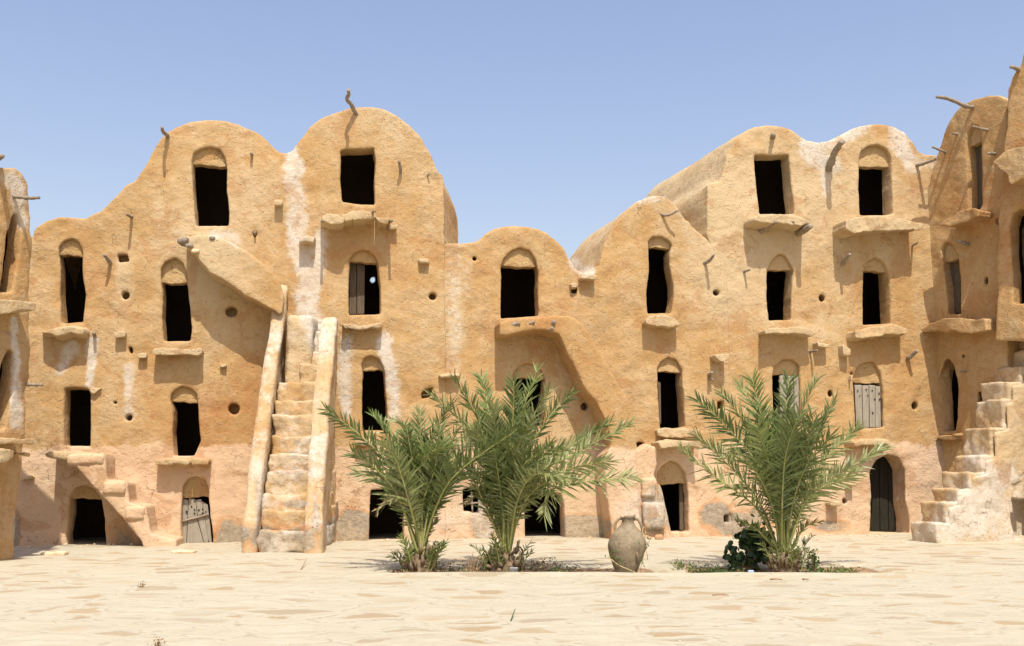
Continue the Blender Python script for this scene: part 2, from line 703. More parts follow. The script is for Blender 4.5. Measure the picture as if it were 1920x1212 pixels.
def leaf_mat(name, c1, c2, rough=.42, trans=.25):
    m, nt, b = new_mat(name)
    k = NB(nt)
    P = k.n('ShaderNodeNewGeometry').outputs['Position']
    oi = k.n('ShaderNodeObjectInfo')
    n = k.noise(P, 5.0, 3, .6)
    f = k.math('ADD', k.math('MULTIPLY', n, .8), k.math('MULTIPLY', k.math('SUBTRACT', oi.outputs['Random'], .5), .6))
    c = k.mix(k.ramp(f, .2, .75), c1, c2)
    k.l(c, b.inputs['Base Color'])
    b.inputs['Roughness'].default_value = rough
    b.inputs['Specular IOR Level'].default_value = .45
    tr = k.n('ShaderNodeBsdfTranslucent')
    k.l(c, tr.inputs[0])
    mx = k.n('ShaderNodeMixShader')
    mx.inputs[0].default_value = trans
    k.l(b.outputs[0], mx.inputs[1])
    k.l(tr.outputs[0], mx.inputs[2])
    out = [x for x in nt.nodes if x.type == 'OUTPUT_MATERIAL'][0]
    k.l(mx.outputs[0], out.inputs[0])
    return m


M_wall = plaster('earth_plaster')
M_pale = plaster('pale_earth_plaster', tone=.30)
M_tymp = plaster('straw_plaster', warm=(.36, .195, .070), tan=(.40, .25, .098), pale=(.46, .325, .16), tone=.1, bump=.9)
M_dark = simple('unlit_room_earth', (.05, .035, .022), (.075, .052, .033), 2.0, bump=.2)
M_wood = simple('weathered_wood', (.20, .155, .11), (.36, .30, .23), 14, (1, 1, 1), .85, .9, .03, dark=(.09, .065, .045))
M_plank = simple('grey_plank_wood', (.235, .20, .145), (.36, .32, .25), 9, (5, 5, .45), .85, .6, .012, dark=(.12, .09, .065))
M_door = simple('dark_plank_wood', (.075, .055, .035), (.15, .115, .075), 9, (5, 5, .45), .9, .6, .012)
M_hole = simple('nail_hole_dark', (.03, .02, .015), (.05, .035, .025), 9)
M_stone = simple('ledge_stone', (.55, .40, .235), (.72, .57, .37), 5, (1, 1, 2.2), .95, .9, .03, dark=(.44, .29, .15))
M_clay = None


# ------------------------------------------------------------------ ground: one sheet out to the horizon
def ground_z(X, Y):
    P = np.stack([X, Y, np.zeros_like(X)], -1)
    z = .020 * vnoise(P, 1.6, 31) + .008 * vnoise(P, .5, 32)
    # flat stones stand a few millimetres proud
    z = z + .006 * vnoise(P * np.array([.7, 1.4, 1]), .28, 33)
    def bed(x0, x1, y0, y1):
        sx = np.clip((X - x0) / .25, 0, 1) * np.clip((x1 - X) / .25, 0, 1)
        sy = np.clip((Y - y0) / .10, 0, 1) * np.clip((y1 - Y) / .35, 0, 1)
        return sx * sy
    b = np.maximum(bed(-2.05, 2.35, 15.42, 16.9), bed(2.65, 5.9, 15.48, 17.0))
    lip = np.exp(-((Y - 15.30) / .16) ** 2) * (np.clip((X + 2.6) / .5, 0, 1) * np.clip((6.2 - X) / .5, 0, 1)) * .035
    return z - .09 * b + lip, b


def axis(lo, hi, step, far):
    a = list(np.arange(lo, hi + 1e-6, step))
    s, x = step, hi
    while x < far:
        s *= 1.5
        x += s
        a.append(x)
    s, x = step, lo
    while x > -far:
        s *= 1.5
        x -= s
        a.insert(0, x)
    return np.array(a)


gx, gy = axis(-9.5, 12.0, .05, 1500), axis(6.0, 25.5, .045, 1500)
X, Y = np.meshgrid(gx, gy)
Z, BED = ground_z(X, Y)
edge = (np.abs(X) > 40) | (Y > 60) | (Y < -20)
Z = np.where(edge, 0, Z)
GV = np.stack([X, Y, Z], -1).reshape(-1, 3)
nx, ny = len(gx), len(gy)
ii, jj = np.meshgrid(np.arange(nx - 1), np.arange(ny - 1))
a = (jj * nx + ii).ravel()
GF = np.stack([a, a + 1, a + nx + 1, a + nx], -1)


def paving_material():
    m, nt, b = new_mat('flagstone_paving')
    k = NB(nt)
    P = k.n('ShaderNodeNewGeometry').outputs['Position']
    at = k.n('ShaderNodeAttribute', attribute_name='paint')
    sep = k.n('ShaderNodeSeparateColor')
    k.l(at.outputs['Color'], sep.inputs[0])
    S = k.scale(P, (1.25, 2.1, 1))
    wob = k.n('ShaderNodeTexNoise')
    wob.inputs['Scale'].default_value = 2.2
    wob.inputs['Detail'].default_value = 4
    k.l(P, wob.inputs['Vector'])
    add = k.n('ShaderNodeVectorMath', operation='MULTIPLY_ADD')
    add.inputs[1].default_value = (.55, .55, 0)
    k.l(wob.outputs['Color'], add.inputs[0])
    k.l(S, add.inputs[2])
    v1 = k.n('ShaderNodeTexVoronoi', feature='DISTANCE_TO_EDGE')
    v2 = k.n('ShaderNodeTexVoronoi', feature='F1')
    for v in (v1, v2):
        v.inputs['Scale'].default_value = 1.15
        k.l(add.outputs[0], v.inputs['Vector'])
    n1 = k.noise(P, .35, 4, .6)
    n2 = k.noise(P, 3.0, 6, .65)
    n3 = k.noise(k.scale(P, (1, 2.2, 1)), 9, 5, .65)
    n4 = k.noise(P, 60, 3, .6)
    cell = k.n('ShaderNodeSeparateColor')
    k.l(v2.outputs['Color'], cell.inputs[0])
    # how much of each stone shows through the lime
    e = k.math('ADD', v1.outputs['Distance'], k.math('MULTIPLY', k.math('SUBTRACT', n3, .5), .30))
    e = k.math('ADD', e, k.math('MULTIPLY', k.math('SUBTRACT', n2, .5), .22))
    show = k.math('MULTIPLY', k.ramp(e, .13, .21), k.ramp(k.math('ADD', cell.outputs[0], k.math('MULTIPLY', k.math('SUBTRACT', n1, .5), 1.2)), .20, .72))
    stone = k.mix(cell.outputs[1], (0.306, 0.213, 0.112), (0.370, 0.289, 0.177))
    stone = k.mix(k.math('MULTIPLY', k.ramp(cell.outputs[2], .60, .9), .8), stone, (0.304, 0.248, 0.168))
    stone = k.mix(k.math('MULTIPLY', k.ramp(n3, .4, .75), .4), stone, (0.441, 0.370, 0.242))
    lime = k.mix(k.ramp(n2, .3, .7), (0.415, 0.368, 0.260), (0.456, 0.418, 0.312))
    lime = k.mix(k.math('MULTIPLY', k.ramp(n1, .5, .75), .5), lime, (0.428, 0.366, 0.254))
    c = k.mix(k.math('MULTIPLY', show, .9), lime, stone)
    # hairline joints and grit
    ln = k.math('MULTIPLY', k.ramp(e, .06, .02), k.ramp(n2, .46, .60))
    c = k.mix(k.math('MULTIPLY', ln, .55), c, (0.213, 0.150, 0.086))
    gr = k.noise(k.scale(P, (1, 1.6, 1), (3, 9, 0)), 13, 6, .75)
    c = k.mix(k.math('MULTIPLY', k.ramp(gr, .60, .72), .45), c, (0.281, 0.213, 0.129))
    c = k.mix(k.math('MULTIPLY', k.ramp(n4, .4, .75), .12), c, (0.274, 0.221, 0.148))
    # planting bed soil
    so = k.mix(k.ramp(n3, .35, .7), (.20, .125, .07), (.38, .26, .155))
    bd = k.math('ADD', sep.outputs[0], k.math('MULTIPLY', k.math('SUBTRACT', n2, .5), .35))
    c = k.mix(k.ramp(bd, .45, .62), c, so)
    k.l(c, b.inputs['Base Color'])
    b.inputs['Roughness'].default_value = .95
    b.inputs['Specular IOR Level'].default_value = .15
    h = k.math('ADD', k.math('MULTIPLY', k.ramp(e, .04, .22), .9), k.math('MULTIPLY', n3, .35))
    h = k.math('ADD', h, k.math('MULTIPLY', gr, .5))
    bp = k.n('ShaderNodeBump')
    bp.inputs['Strength'].default_value = .42
    bp.inputs['Distance'].default_value = .035
    k.l(h, bp.inputs['Height'])
    k.l(bp.outputs[0], b.inputs['Normal'])
    return m


def bed_paint(V):
    _, b = ground_z(V[:, 0], V[:, 1])
    C = np.zeros((len(V), 4))
    C[:, 0] = b
    return C


link('ground', Geo().add(GV, GF), paving_material(), paint=bed_paint, kind='structure')

# ------------------------------------------------------------------ paint masks (stains and tone patches traced on the walls)
WASH = [  # polyline, half width px, strength
    ([(545, 288), (550, 330), (557, 375), (556, 430), (553, 470)], 17, 1.0), ([(556, 470), (590, 470), (600, 445)], 12, .8),
    ([(560, 480), (580, 520), (572, 560), (585, 600), (600, 650)], 22, 1.0), ([(600, 440), (598, 500), (590, 560)], 13, .9),
    ([(648, 640), (646, 700), (648, 770)], 13, .95), ([(722, 640), (735, 700), (740, 775)], 13, .95),
    ([(112, 700), (125, 670), (135, 650)], 12, .7), ([(174, 640), (172, 680), (168, 722)], 9, .95), ([(243, 690), (240, 735), (243, 775)], 12, .8),
    ([(400, 440), (430, 440), (445, 452)], 10, .8),
    ([(1520, 275), (1530, 295), (1550, 310)], 20, 1.0), ([(1545, 330), (1548, 360)], 9, .8), ([(1510, 268), (1560, 268)], 12, 1.0),
    ([(1585, 255), (1625, 238)], 12, .8), ([(1685, 255), (1695, 290), (1704, 310)], 20, .85), ([(1700, 300), (1750, 310)], 10, .6),
    ([(1075, 490), (1090, 505), (1105, 508)], 12, 1.0), ([(1190, 376), (1240, 372)], 9, .6),
    ([(20, 330), (38, 360), (40, 420)], 14, .9), ([(25, 600), (30, 680), (25, 800)], 7, .9), ([(30, 720), (32, 800)], 9, .8),
    ([(1790, 980), (1850, 960), (1880, 990)], 50, 1.0), ([(1840, 860), (1870, 900), (1850, 960)], 28, .95), ([(1760, 990), (1900, 990)], 25, .95),
    ([(850, 470), (852, 560), (850, 690)], 16, .42), ([(880, 480), (876, 560)], 10, .3),
    ([(1190, 960), (1250, 960)], 40, .55), ([(850, 985), (880, 960), (905, 985)], 34, .5),
]
GREY = [(545, 1015, 60, 34), (486, 930, 9, 70), (592, 960, 9, 60), (560, 945, 40, 8), (552, 885, 40, 5), (435, 1005, 50, 34), (650, 990, 50, 32), (905, 985, 24, 30), (1100, 990, 48, 24), (1370, 985, 62, 22), (1335, 970, 30, 28), (1560, 985, 40, 12), (1235, 960, 28, 40),
        (225, 1000, 26, 30), (1420, 970, 40, 20), (490, 1010, 30, 30), (30, 1000, 8, 40)]
TONE = [(390, 470, 110, 90, .35), (440, 380, 80, 60, .25), (330, 300, 60, 50, .1), (700, 230, 120, 60, .1), (1430, 400, 140, 130, .42), (1650, 380, 110, 90, .30), (1380, 520, 60, 80, .35),  # patches of lighter and darker plaster tone
        (1480, 620, 90, 60, .12), (850, 600, 20, 120, .3), (230, 540, 25, 110, .3), (145, 520, 40, 60, -.12), (430, 780, 110, 90, -.2), (1000, 620, 120, 80, -.1), (620, 420, 70, 60, .05),
        (1250, 640, 120, 70, -.05), (1830, 350, 90, 130, -.05), (1690, 620, 40, 200, -.25), (90, 760, 60, 70, -.05), (480, 690, 40, 60, -.1)]


def seg_dist(p, poly):
    d = np.full(len(p), 1e9)
    for a, b in zip(poly[:-1], poly[1:]):
        a, b = np.array(a, float), np.array(b, float)
        ab = b - a
        t = np.clip(((p - a) @ ab) / (ab @ ab + 1e-9), 0, 1)
        d = np.minimum(d, np.linalg.norm(p - a - t[:, None] * ab, axis=1))
    return d


def wall_paint(pink_y=835, base_tone=.5, pink=1.0, pink_x=(-1e9, 1e9), wash_all=0.0):
    def f(V):
        p = project(V)
        C = np.zeros((len(V), 4))
        na, nb, nc = vnoise(V, .45, 71), vnoise(V, .16, 72), vnoise(V, .9, 73)
        for poly, w, s in WASH:
            C[:, 0] = np.maximum(C[:, 0], s * np.clip(1.18 - seg_dist(p, poly) / w * .72 + .28 * na + .22 * nb + .15 * nc, 0, 1))
        C[:, 0] = np.maximum(C[:, 0], wash_all + (.35 * na + .2 * nb if wash_all else 0))
        lim = pink_y + 5 * np.sin(p[:, 0] / 47.0) + 8 * na + 5 * nb
        C[:, 1] = pink * np.clip(.5 + (p[:, 1] - lim) / 55, 0, 1) * ((p[:, 0] > pink_x[0]) & (p[:, 0] < pink_x[1]))
        for x, y, rx, ry in GREY:
            q = ((p[:, 0] - x) / rx) ** 2 + ((p[:, 1] - y) / ry) ** 2
            C[:, 2] = np.maximum(C[:, 2], np.clip(.98 - q * .55 + .34 * na + .22 * nb + .2 * nc, 0, 1))
        C[:, 3] = base_tone
        for x, y, rx, ry, s in TONE:
            C[:, 3] += s * np.exp(-(((p[:, 0] - x) / rx) ** 2 + ((p[:, 1] - y) / ry) ** 2))
        return C
    return f


PAINT = wall_paint()

# ------------------------------------------------------------------ builders for the parts of a granary block
MAIN = Plane((0, 22.7), (1, .18))


def disc(x, y, rx, ry=None, n=9):
    ry = ry or rx
    return [(x + rx * math.cos(k * 2 * math.pi / n), y + ry * math.sin(k * 2 * math.pi / n)) for k in range(n)]


def granary(root, plane, outline, openings, pits, off, ext, layers, zmin=-.2, seed=0, R=.045, paint=PAINT, room=1.9, roof_mat=None, bulge=None, amp=1.0, sp=.05, spread=.22, rear=.0):
    hp = [o['px'] for o in openings] + pits
    r = relief(plane, outline, off, holes=hp, R=R, sp=sp, ext=ext, layers=layers, seed=seed, zmin=zmin, roof_split=True, jit=.02, bulge=bulge, amp=amp, rear=rear)
    g = Geo()
    g.add(r['front'].verts(), r['front'].F)
    g.add(r['side'].verts(), r['side'].F)
    no = len(openings)
    for (L2, W) in r['holes'][no:]:
        c = cavity(plane, L2, W, off, .30)
        g.add(c.verts(), c.F)
    link('wall', g, M_wall, root, paint=paint)
    if r['roof'].F:
        link('roof', r['roof'], roof_mat or M_pale, root, paint=paint)
    made = []
    for o, (L2, W) in zip(openings, r['holes'][:no]):
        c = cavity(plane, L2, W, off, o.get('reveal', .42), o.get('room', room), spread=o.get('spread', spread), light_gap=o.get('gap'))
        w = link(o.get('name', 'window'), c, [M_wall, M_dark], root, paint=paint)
        if o.get('ty'):
            zt = plane.uv(np.array([(np.mean([q[0] for q in o['px']]), o['ty'])]), off)[0, 1]
            top = [p for p in L2 if p[1] > zt]
            top = np.array(top)
            cen = np.array([top[:, 0].mean(), zt])
            # order by angle around the middle of the lower edge, push out into the wall a little
            k = np.argsort(np.arctan2(top[:, 1] - cen[1], top[:, 0] - cen[0]))
            top = top[k]
            top = cen + (top - cen) * (1 + .025 / np.maximum(.05, np.linalg.norm(top - cen, axis=1)))[:, None]
            x0, x1 = top[0, 0], top[-1, 0]
            low = [(x1 + (x0 - x1) * t, zt + .014 * math.sin(t * 6 + o['ty']) + .008 * math.sin(t * 17 + o['px'][0][0])) for t in np.linspace(.04, .96, 14)]
            loop = even(np.vstack([top, np.array(low)]), .035)
            if area2(loop) < 0:
                loop = loop[::-1]
            td = o.get('td', .12)
            t = relief(plane, None, off - td, .2, R=.012, sp=.05, amp=.5, smooth_uv=loop, seed=seed + 7)
            gg = Geo().add(t['front'].verts(), t['front'].F).add(t['side'].verts(), t['side'].F)
            link('tympanum', gg, M_tymp, w, paint=wall_paint(5000, .55))
        made.append(w)
    return made


PROJ = 1.35


def slab(name, root, plane, px, p, depth=None, mat=None, amp=1.0, R=.035, sp=.05, paint=PAINT, seed=0, jit=.014, corner=.08, label=None, droop=None):
    p *= PROJ
    r = relief(plane, px, p, depth or p + .08, R=R, sp=sp, amp=amp * .7, seed=seed, jit=jit, corner=corner, step=.04, bulge=droop)
    g = Geo().add(r['front'].verts(), r['front'].F).add(r['side'].verts(), r['side'].F)
    return link(name, g, mat or M_wall, root, paint=paint, label=label)


def ledge(root, plane, px, p, mat=None, seed=0, paint=None):
    """stone shelf: long uneven slab(s); front outline px, projecting p"""
    return slab('ledge', root, plane, px, p, mat=mat or M_wall, amp=2.2, R=.012, sp=.033, seed=seed, jit=.036, corner=.03, paint=paint or wall_paint(5000, .78, 0))


def peg(root, plane, pts, p, r=.03, seed=0, mat=None, name='wooden_peg', ofs0=-.08):
    pts = np.array(pts, float)
    p *= PROJ
    n = len(pts)
    P = np.array([plane.pw(pts[i], ofs0 + (p - ofs0) * i / (n - 1)) for i in range(n)])
    S = spline(P, 12)
    rad = r * (1.12 - .35 * np.linspace(0, 1, 12)) * (1 + .14 * np.sin(np.arange(12) * 2.3 + seed))
    V, F = tube(S, rad, 8, .22, seed)
    return link(name, Geo().add(V, F), mat or M_wood, root)


def planks(parent, plane, quads, off, mat, name='door', thick=.045, holes=()):
    g = Geo()
    for i, q in enumerate(quads):
        uv = plane.uv(np.array(q, float), off)
        L = even(resample(uv, .05), .03)
        if area2(L) < 0:
            L = L[::-1]
        r = relief(plane, None, off + .006 * ((i * 7) % 3 - 1), thick, R=.007, sp=.08, amp=.12, smooth_uv=L, seed=i)
        g.add(r['front'].verts(), r['front'].F).add(r['side'].verts(), r['side'].F)
    for (x, y, rr) in holes:
        L = plane.uv(np.array(disc(x, y, rr, rr * 1.2, 8)), off)
        W = plane.world(L, off + .012)
        g.add(np.vstack([W, W.mean(0)[None]]), [(k, (k + 1) % 8, 8) for k in range(8)], 1)
    return link(name, g, [mat, M_hole], parent)


def op(px, ty=None, **kw):
    d = dict(px=px, ty=ty)
    d.update(kw)
    return d


def lay_long(L):
    return [.04, .10] + [float(v) for v in np.linspace(.2, L, int(L / .13))]


def base_of(plane, px):
    w = plane.pw(np.array(px, float))
    return (w[0], w[1], 0.0)


# ================================================================== left granary (twin high vaults)
left = thing('granary_building', 'tall clay granary with two high round gables and a wide flight of steps', 'granary', base_of(MAIN, (460, 1000)))
out_left = [(-30, 1045), (-30, 900), (-20, 700), (20, 600), (40, 520), (54, 452), (67, 427), (85, 414), (109, 407), (135, 407), (158, 410), (186, 398), (210, 376), (238, 348), (257, 338),
            (273, 311), (289, 279), (309, 255), (329, 238), (356, 227), (388, 224), (420, 226), (447, 232), (480, 246), (499, 261), (519, 283), (533, 288), (547, 283), (563, 261), (579, 239),
            (602, 221), (630, 209), (662, 201), (693, 200), (721, 205), (749, 219), (773, 239), (792, 261), (808, 289), (817, 310), (822, 322), (831, 327), (833, 360), (834, 455), (836, 700), (836, 1030)]
op_left = [
    op([(115, 606), (112, 548), (113, 500), (110, 477), (109, 463), (119, 451), (133, 446), (146, 453), (154, 469), (153, 500), (155, 525), (160, 552), (157, 580), (155, 604)], 477),
    op([(368, 424), (365, 398), (362, 340), (359, 303), (363, 287), (380, 277), (396, 275), (412, 279), (422, 295), (425, 310), (426, 358), (430, 398), (429, 424)], 308),
    op([(307, 640), (304, 596), (306, 550), (302, 520), (302, 505), (310, 492), (329, 484), (343, 493), (351, 513), (351, 530), (356, 576), (360, 616), (357, 640)], 530),
    op([(642, 378), (638, 340), (639, 300), (638, 283), (648, 280), (675, 279), (702, 277), (704, 300), (702, 340), (703, 384), (678, 384)]),
    op([(654, 592), (653, 546), (655, 500), (654, 487), (662, 475), (678, 468), (693, 471), (705, 483), (709, 495), (713, 538), (714, 589)], 490, gap=(699, 525)),
    op([(680, 807), (679, 740), (680, 700), (678, 684), (684, 671), (697, 667), (711, 675), (718, 688), (721, 700), (723, 733), (726, 783), (725, 808)], 694),
    op([(121, 837), (120, 778), (121, 728), (143, 727), (165, 729), (170, 740), (170, 785), (169, 838)]),
    op([(327, 856), (324, 813), (326, 770), (320, 752), (321, 740), (327, 733), (340, 725), (357, 728), (368, 738), (371, 752), (372, 785), (376, 827), (364, 855)], 754),
    op([(127, 1028), (124, 1004), (130, 965), (131, 930), (140, 914), (160, 909), (178, 918), (190, 938), (196, 973), (199, 1028)], 936, name='doorway', reveal=.5),
    op([(341, 1026), (339, 980), (341, 933), (343, 910), (353, 897), (367, 893), (385, 901), (391, 917), (391, 935), (395, 972), (400, 1007), (399, 1024)], 933, name='doorway'),
    op([(692, 1014), (692, 972), (695, 919), (726, 917), (753, 922), (757, 950), (757, 1012)], name='doorway'),
    op([(609, 1012), (609, 968), (616, 961), (623, 966), (624, 1012)], name='doorway', room=.8, spread=.2),
]
pits_left = [[(220, 477), (238, 476), (243, 491), (222, 492)], disc(235, 554, 8, 8), disc(434, 585, 12, 10), disc(439, 767, 11, 11), disc(242, 783, 7, 7), [(240, 651), (247, 650), (249, 662), (244, 664)],
             disc(811, 556, 8, 7), [(790, 738), (797, 730), (812, 727), (806, 745), (791, 748)], disc(478, 440, 4, 5), disc(506, 683, 4, 5), disc(217, 755, 3, 3)]
lay = lay_long(3.0)
w_left = granary(left, MAIN, out_left, op_left, pits_left, 0.0, (0.05, 1, 0), lay, seed=1)

# wide middle flight of steps in front of the left granary
stair = bpy.data.objects.new('staircase', None)
scene.collection.objects.link(stair)
stair.parent = left
ROOT[stair] = ROOT[left]


def on_ground(px, py):
    r = ray(px, py)
    return np.array([0, 0, CAMZ]) + r * (-CAMZ / r[2])


STEPPAINT = wall_paint(5000, .80, 0, wash_all=.12)
b0 = on_ground(540, 1038)
YB = b0[1]
def wall_y(x):
    return 22.7 + .18 * x
nst = 13
ZT = 4.78
for i in range(nst):
    t0, t1 = i / nst, (i + 1) / nst
    y0 = YB + .10 + (21.55 - YB) * t0
    xc0, xc1 = -4.30 - .12 * t0, -4.30 - .12 * t1
    z1 = ZT * t1
    xl, xr = -4.66 - .20 * t0, -3.80 - .22 * t0
    if i >= 9:
        xl = xl + .45
    z1 = z1 + .035 * math.sin(i * 2.4)
    y0 = y0 + .03 * math.sin(i * 1.7)
    c = ((xl + xr) / 2, (y0 + 21.9) / 2, (z1 + max(0, z1 - .62)) / 2)
    h = ((xr - xl) / 2 + .05, (21.9 - y0) / 2, (z1 - max(-.05, z1 - .62)) / 2)
    V, F = block(c, np.eye(3), h, R=.035, res=.045, amp=.055, seed=i)
    link('step', Geo().add(V, F), M_wall, stair, paint=wall_paint(5000, .72 - .06 * (i % 3), 0, wash_all=.32))
# plain panel beside the upper steps
V, F = block((-4.47, 21.52, 3.75), np.eye(3), (.27, .60, 1.0), R=.09, amp=.03, seed=40)
link('landing', Geo().add(V, F), M_wall, stair, paint=STEPPAINT)


def parapet(xb, xt, wid, top, seed):
    """side wall of the flight: profile in the (y,z) plane, slanting a little in x"""
    pl = Plane((xb, YB - .02), (xt - xb, 21.7 - YB))
    L = np.array([(0.0, -.15)] + top + [(top[-1][0] + .25, -.15)], float)
    uv = even(chaikin(resample(L, .15), 2), .06)
    Q3 = np.concatenate([uv, np.full((len(uv), 1), seed * 5.0)], 1)
    uv = uv + np.stack([vnoise(Q3, .5, 41), vnoise(Q3, .5, 42)], -1) * .035 + np.stack([vnoise(Q3, .15, 43), vnoise(Q3, .15, 44)], -1) * .018
    if area2(uv) < 0:
        uv = uv[::-1]
    r = relief(pl, None, wid / 2, wid, R=.085, sp=.08, amp=1.25, smooth_uv=uv, seed=seed, back=True, layers=[wid * k for k in (.25, .5, .75, 1)])
    g = Geo().add(r['front'].verts(), r['front'].F).add(r['side'].verts(), r['side'].F)
    link('parapet', g, M_wall, stair, paint=wall_paint(5000, .72, 0, wash_all=.40))


parapet(-4.80, -5.02, .20, [(0.02, .55), (.22, .86), (1.0, 2.35), (1.7, 3.65), (2.2, 4.75), (2.55, 5.45), (2.8, 5.55)], 3)
parapet(-3.66, -3.93, .25, [(0.0, .52), (.25, .85), (.55, 1.35), (1.25, 2.75), (1.8, 3.85), (2.3, 4.62), (2.55, 4.80), (2.75, 4.80)], 4)

# flying flight up to the high left doorway
fly = [(343, 446), (372, 441), (400, 443), (425, 452), (450, 465), (480, 484), (503, 502), (522, 524), (534, 556), (530, 585), (524, 592), (510, 578), (485, 565), (460, 553), (435, 536), (408, 518),
       (390, 508), (377, 492), (365, 474), (350, 465)]
slab('staircase', left, MAIN, fly, .55, R=.035, seed=5, jit=.02)
for k, (x, y, s) in enumerate(((344, 453, .09), (368, 472, .085), (400, 449, .06), (357, 462, .06))):
    c = MAIN.pw(np.array([x, y]), .70)
    V, F = block(c, np.eye(3), (s * 1.2, .12, s * .7), R=s * .5, res=.04, amp=.04, seed=k)
    link('rubble_stone', Geo().add(V, F), M_wood if k != 1 else M_stone, left)

# low corner stairs at the far left
steps3 = [(83, 852), (92, 847), (132, 846), (165, 848), (196, 852), (198, 876), (201, 900), (220, 902), (238, 905), (240, 922), (243, 944), (258, 947), (274, 950), (277, 975), (284, 1000), (305, 1008), (331, 1014), (334, 1046),
          (276, 1046), (263, 1014), (222, 966), (194, 934), (149, 883), (132, 866), (105, 862), (88, 858)]
slab('staircase', left, MAIN, steps3, .68, R=.05, seed=6, jit=.014, paint=wall_paint(860, .7))
for k, (x, y, sx, sz) in enumerate(((165, 862, .36, .12), (217, 915, .22, .13), (256, 962, .20, .14))):
    c = MAIN.pw(np.array([x, y], float), .745)
    V, F = block(c, np.array([[MAIN.t[0], MAIN.t[1], 0], [-MAIN.n[0], -MAIN.n[1], 0], [0, 0, 1]]), (sx, .20, sz), R=.05, amp=.03, seed=k + 9)
    link('step', Geo().add(V, F), M_wall, left, paint=wall_paint(840, .8))

for k, (px, p) in enumerate((
        ([(75, 622), (95, 617), (130, 614), (158, 617), (158, 626), (130, 627), (108, 631), (90, 626)], .26),
        ([(285, 657), (300, 653), (340, 655), (379, 655), (380, 662), (372, 669), (345, 665), (310, 667), (287, 665)], .27),
        ([(291, 862), (322, 861), (324, 872), (292, 872)], .24), ([(325, 862), (355, 862), (356, 872), (325, 871)], .27), ([(357, 861), (391, 863), (391, 872), (357, 873)], .25),
        ([(602, 407), (612, 400), (635, 402), (648, 407), (647, 416), (634, 422), (614, 419), (603, 416)], .40), ([(640, 402), (661, 396), (664, 405), (662, 413), (646, 415)], .36),
        ([(661, 397), (685, 398), (702, 402), (703, 413), (680, 411), (663, 412)], .36), ([(703, 407), (722, 408), (731, 411), (727, 419), (708, 415)], .38),
        ([(640, 607), (678, 611), (700, 609), (715, 603), (716, 613), (690, 616), (660, 618), (646, 617)], .2),
        ([(664, 825), (704, 822), (706, 832), (685, 836), (664, 838)], .16))):
    ledge(left, MAIN, px, p, seed=20 + k)
for k, (px, p) in enumerate((
        ([(213, 624), (225, 620), (235, 622), (235, 633), (215, 635)], .13), ([(257, 663), (275, 662), (275, 671), (258, 673)], .12), ([(410, 683), (424, 682), (424, 688), (411, 689)], .09),
        ([(515, 376), (530, 375), (531, 384), (516, 386)], .14), ([(560, 448), (577, 442), (590, 445), (588, 455), (572, 453), (561, 455)], .22), ([(729, 421), (747, 421), (746, 429), (730, 429)], .14),
        ([(785, 486), (804, 485), (805, 493), (786, 492)], .12), ([(623, 937), (637, 936), (635, 944), (625, 945)], .16), ([(190, 727), (172, 728), (168, 735), (176, 740)], .06),
        ([(40, 895), (60, 893), (64, 899), (40, 901)], .1))):
    slab('projecting_stone', left, MAIN, px, p, mat=M_wall, R=.014, sp=.035, amp=1.8, seed=40 + k, corner=.025, jit=.022, paint=wall_paint(5000, .85, 0))
for k, (pts, p, r) in enumerate((
        ([(318, 263), (312, 253), (305, 246), (304, 240)], .42, .042), ([(473, 292), (471, 288)], .14, .035), ([(672, 219), (664, 207), (657, 194), (650, 186), (654, 178), (653, 169)], .50, .045),
        ([(750, 327), (751, 318), (748, 301)], .20, .04), ([(249, 407), (244, 406), (238, 402)], .29, .035), ([(209, 497), (203, 488), (195, 478)], .25, .04), ([(178, 630), (176, 625)], .14, .038),
        ([(478, 441), (478, 436)], .1, .03), ([(700, 412), (697, 400), (702, 396)], .55, .035), ([(726, 418), (735, 414)], .5, .04), ([(606, 413), (604, 415)], .55, .04), ([(800, 331), (806, 326)], .06, .02))):
    peg(left, MAIN, pts, p, r, seed=k)

# leaning old plank door, lower left; ajar leaf in the upper doorway
dd = w_left[9]
planks(dd, MAIN, [[(343, 935), (353, 938), (349, 1022), (341, 1022)], [(354, 934), (366, 936), (371, 980), (383, 1022), (350, 1022)], [(367, 938), (377, 936), (391, 1010), (390, 1022), (384, 1022), (372, 978)],
                  [(378, 940), (389, 946), (394, 985), (397, 1018), (392, 1018), (384, 970)]], -.16, M_plank,
       holes=[(350, 960, 2.2), (359, 950, 1.6), (365, 956, 1.6), (365, 963, 1.6), (373, 957, 1.8), (380, 955, 1.6), (380, 963, 2.0), (376, 966, 1.5), (386, 960, 1.4)])
g = Geo()
V, F = tube(spline(np.array([MAIN.pw(np.array(q, float), -.13) for q in ((342, 978), (360, 973), (376, 969), (392, 964))]), 9), .022, 6, .2, 3)
link('crossbar', g.add(V, F), M_wood, dd)
planks(w_left[4], MAIN, [[(655, 494), (668, 494), (668, 590), (655, 592)], [(669, 494), (684, 497), (683, 589), (669, 590)]], -.40, M_door)

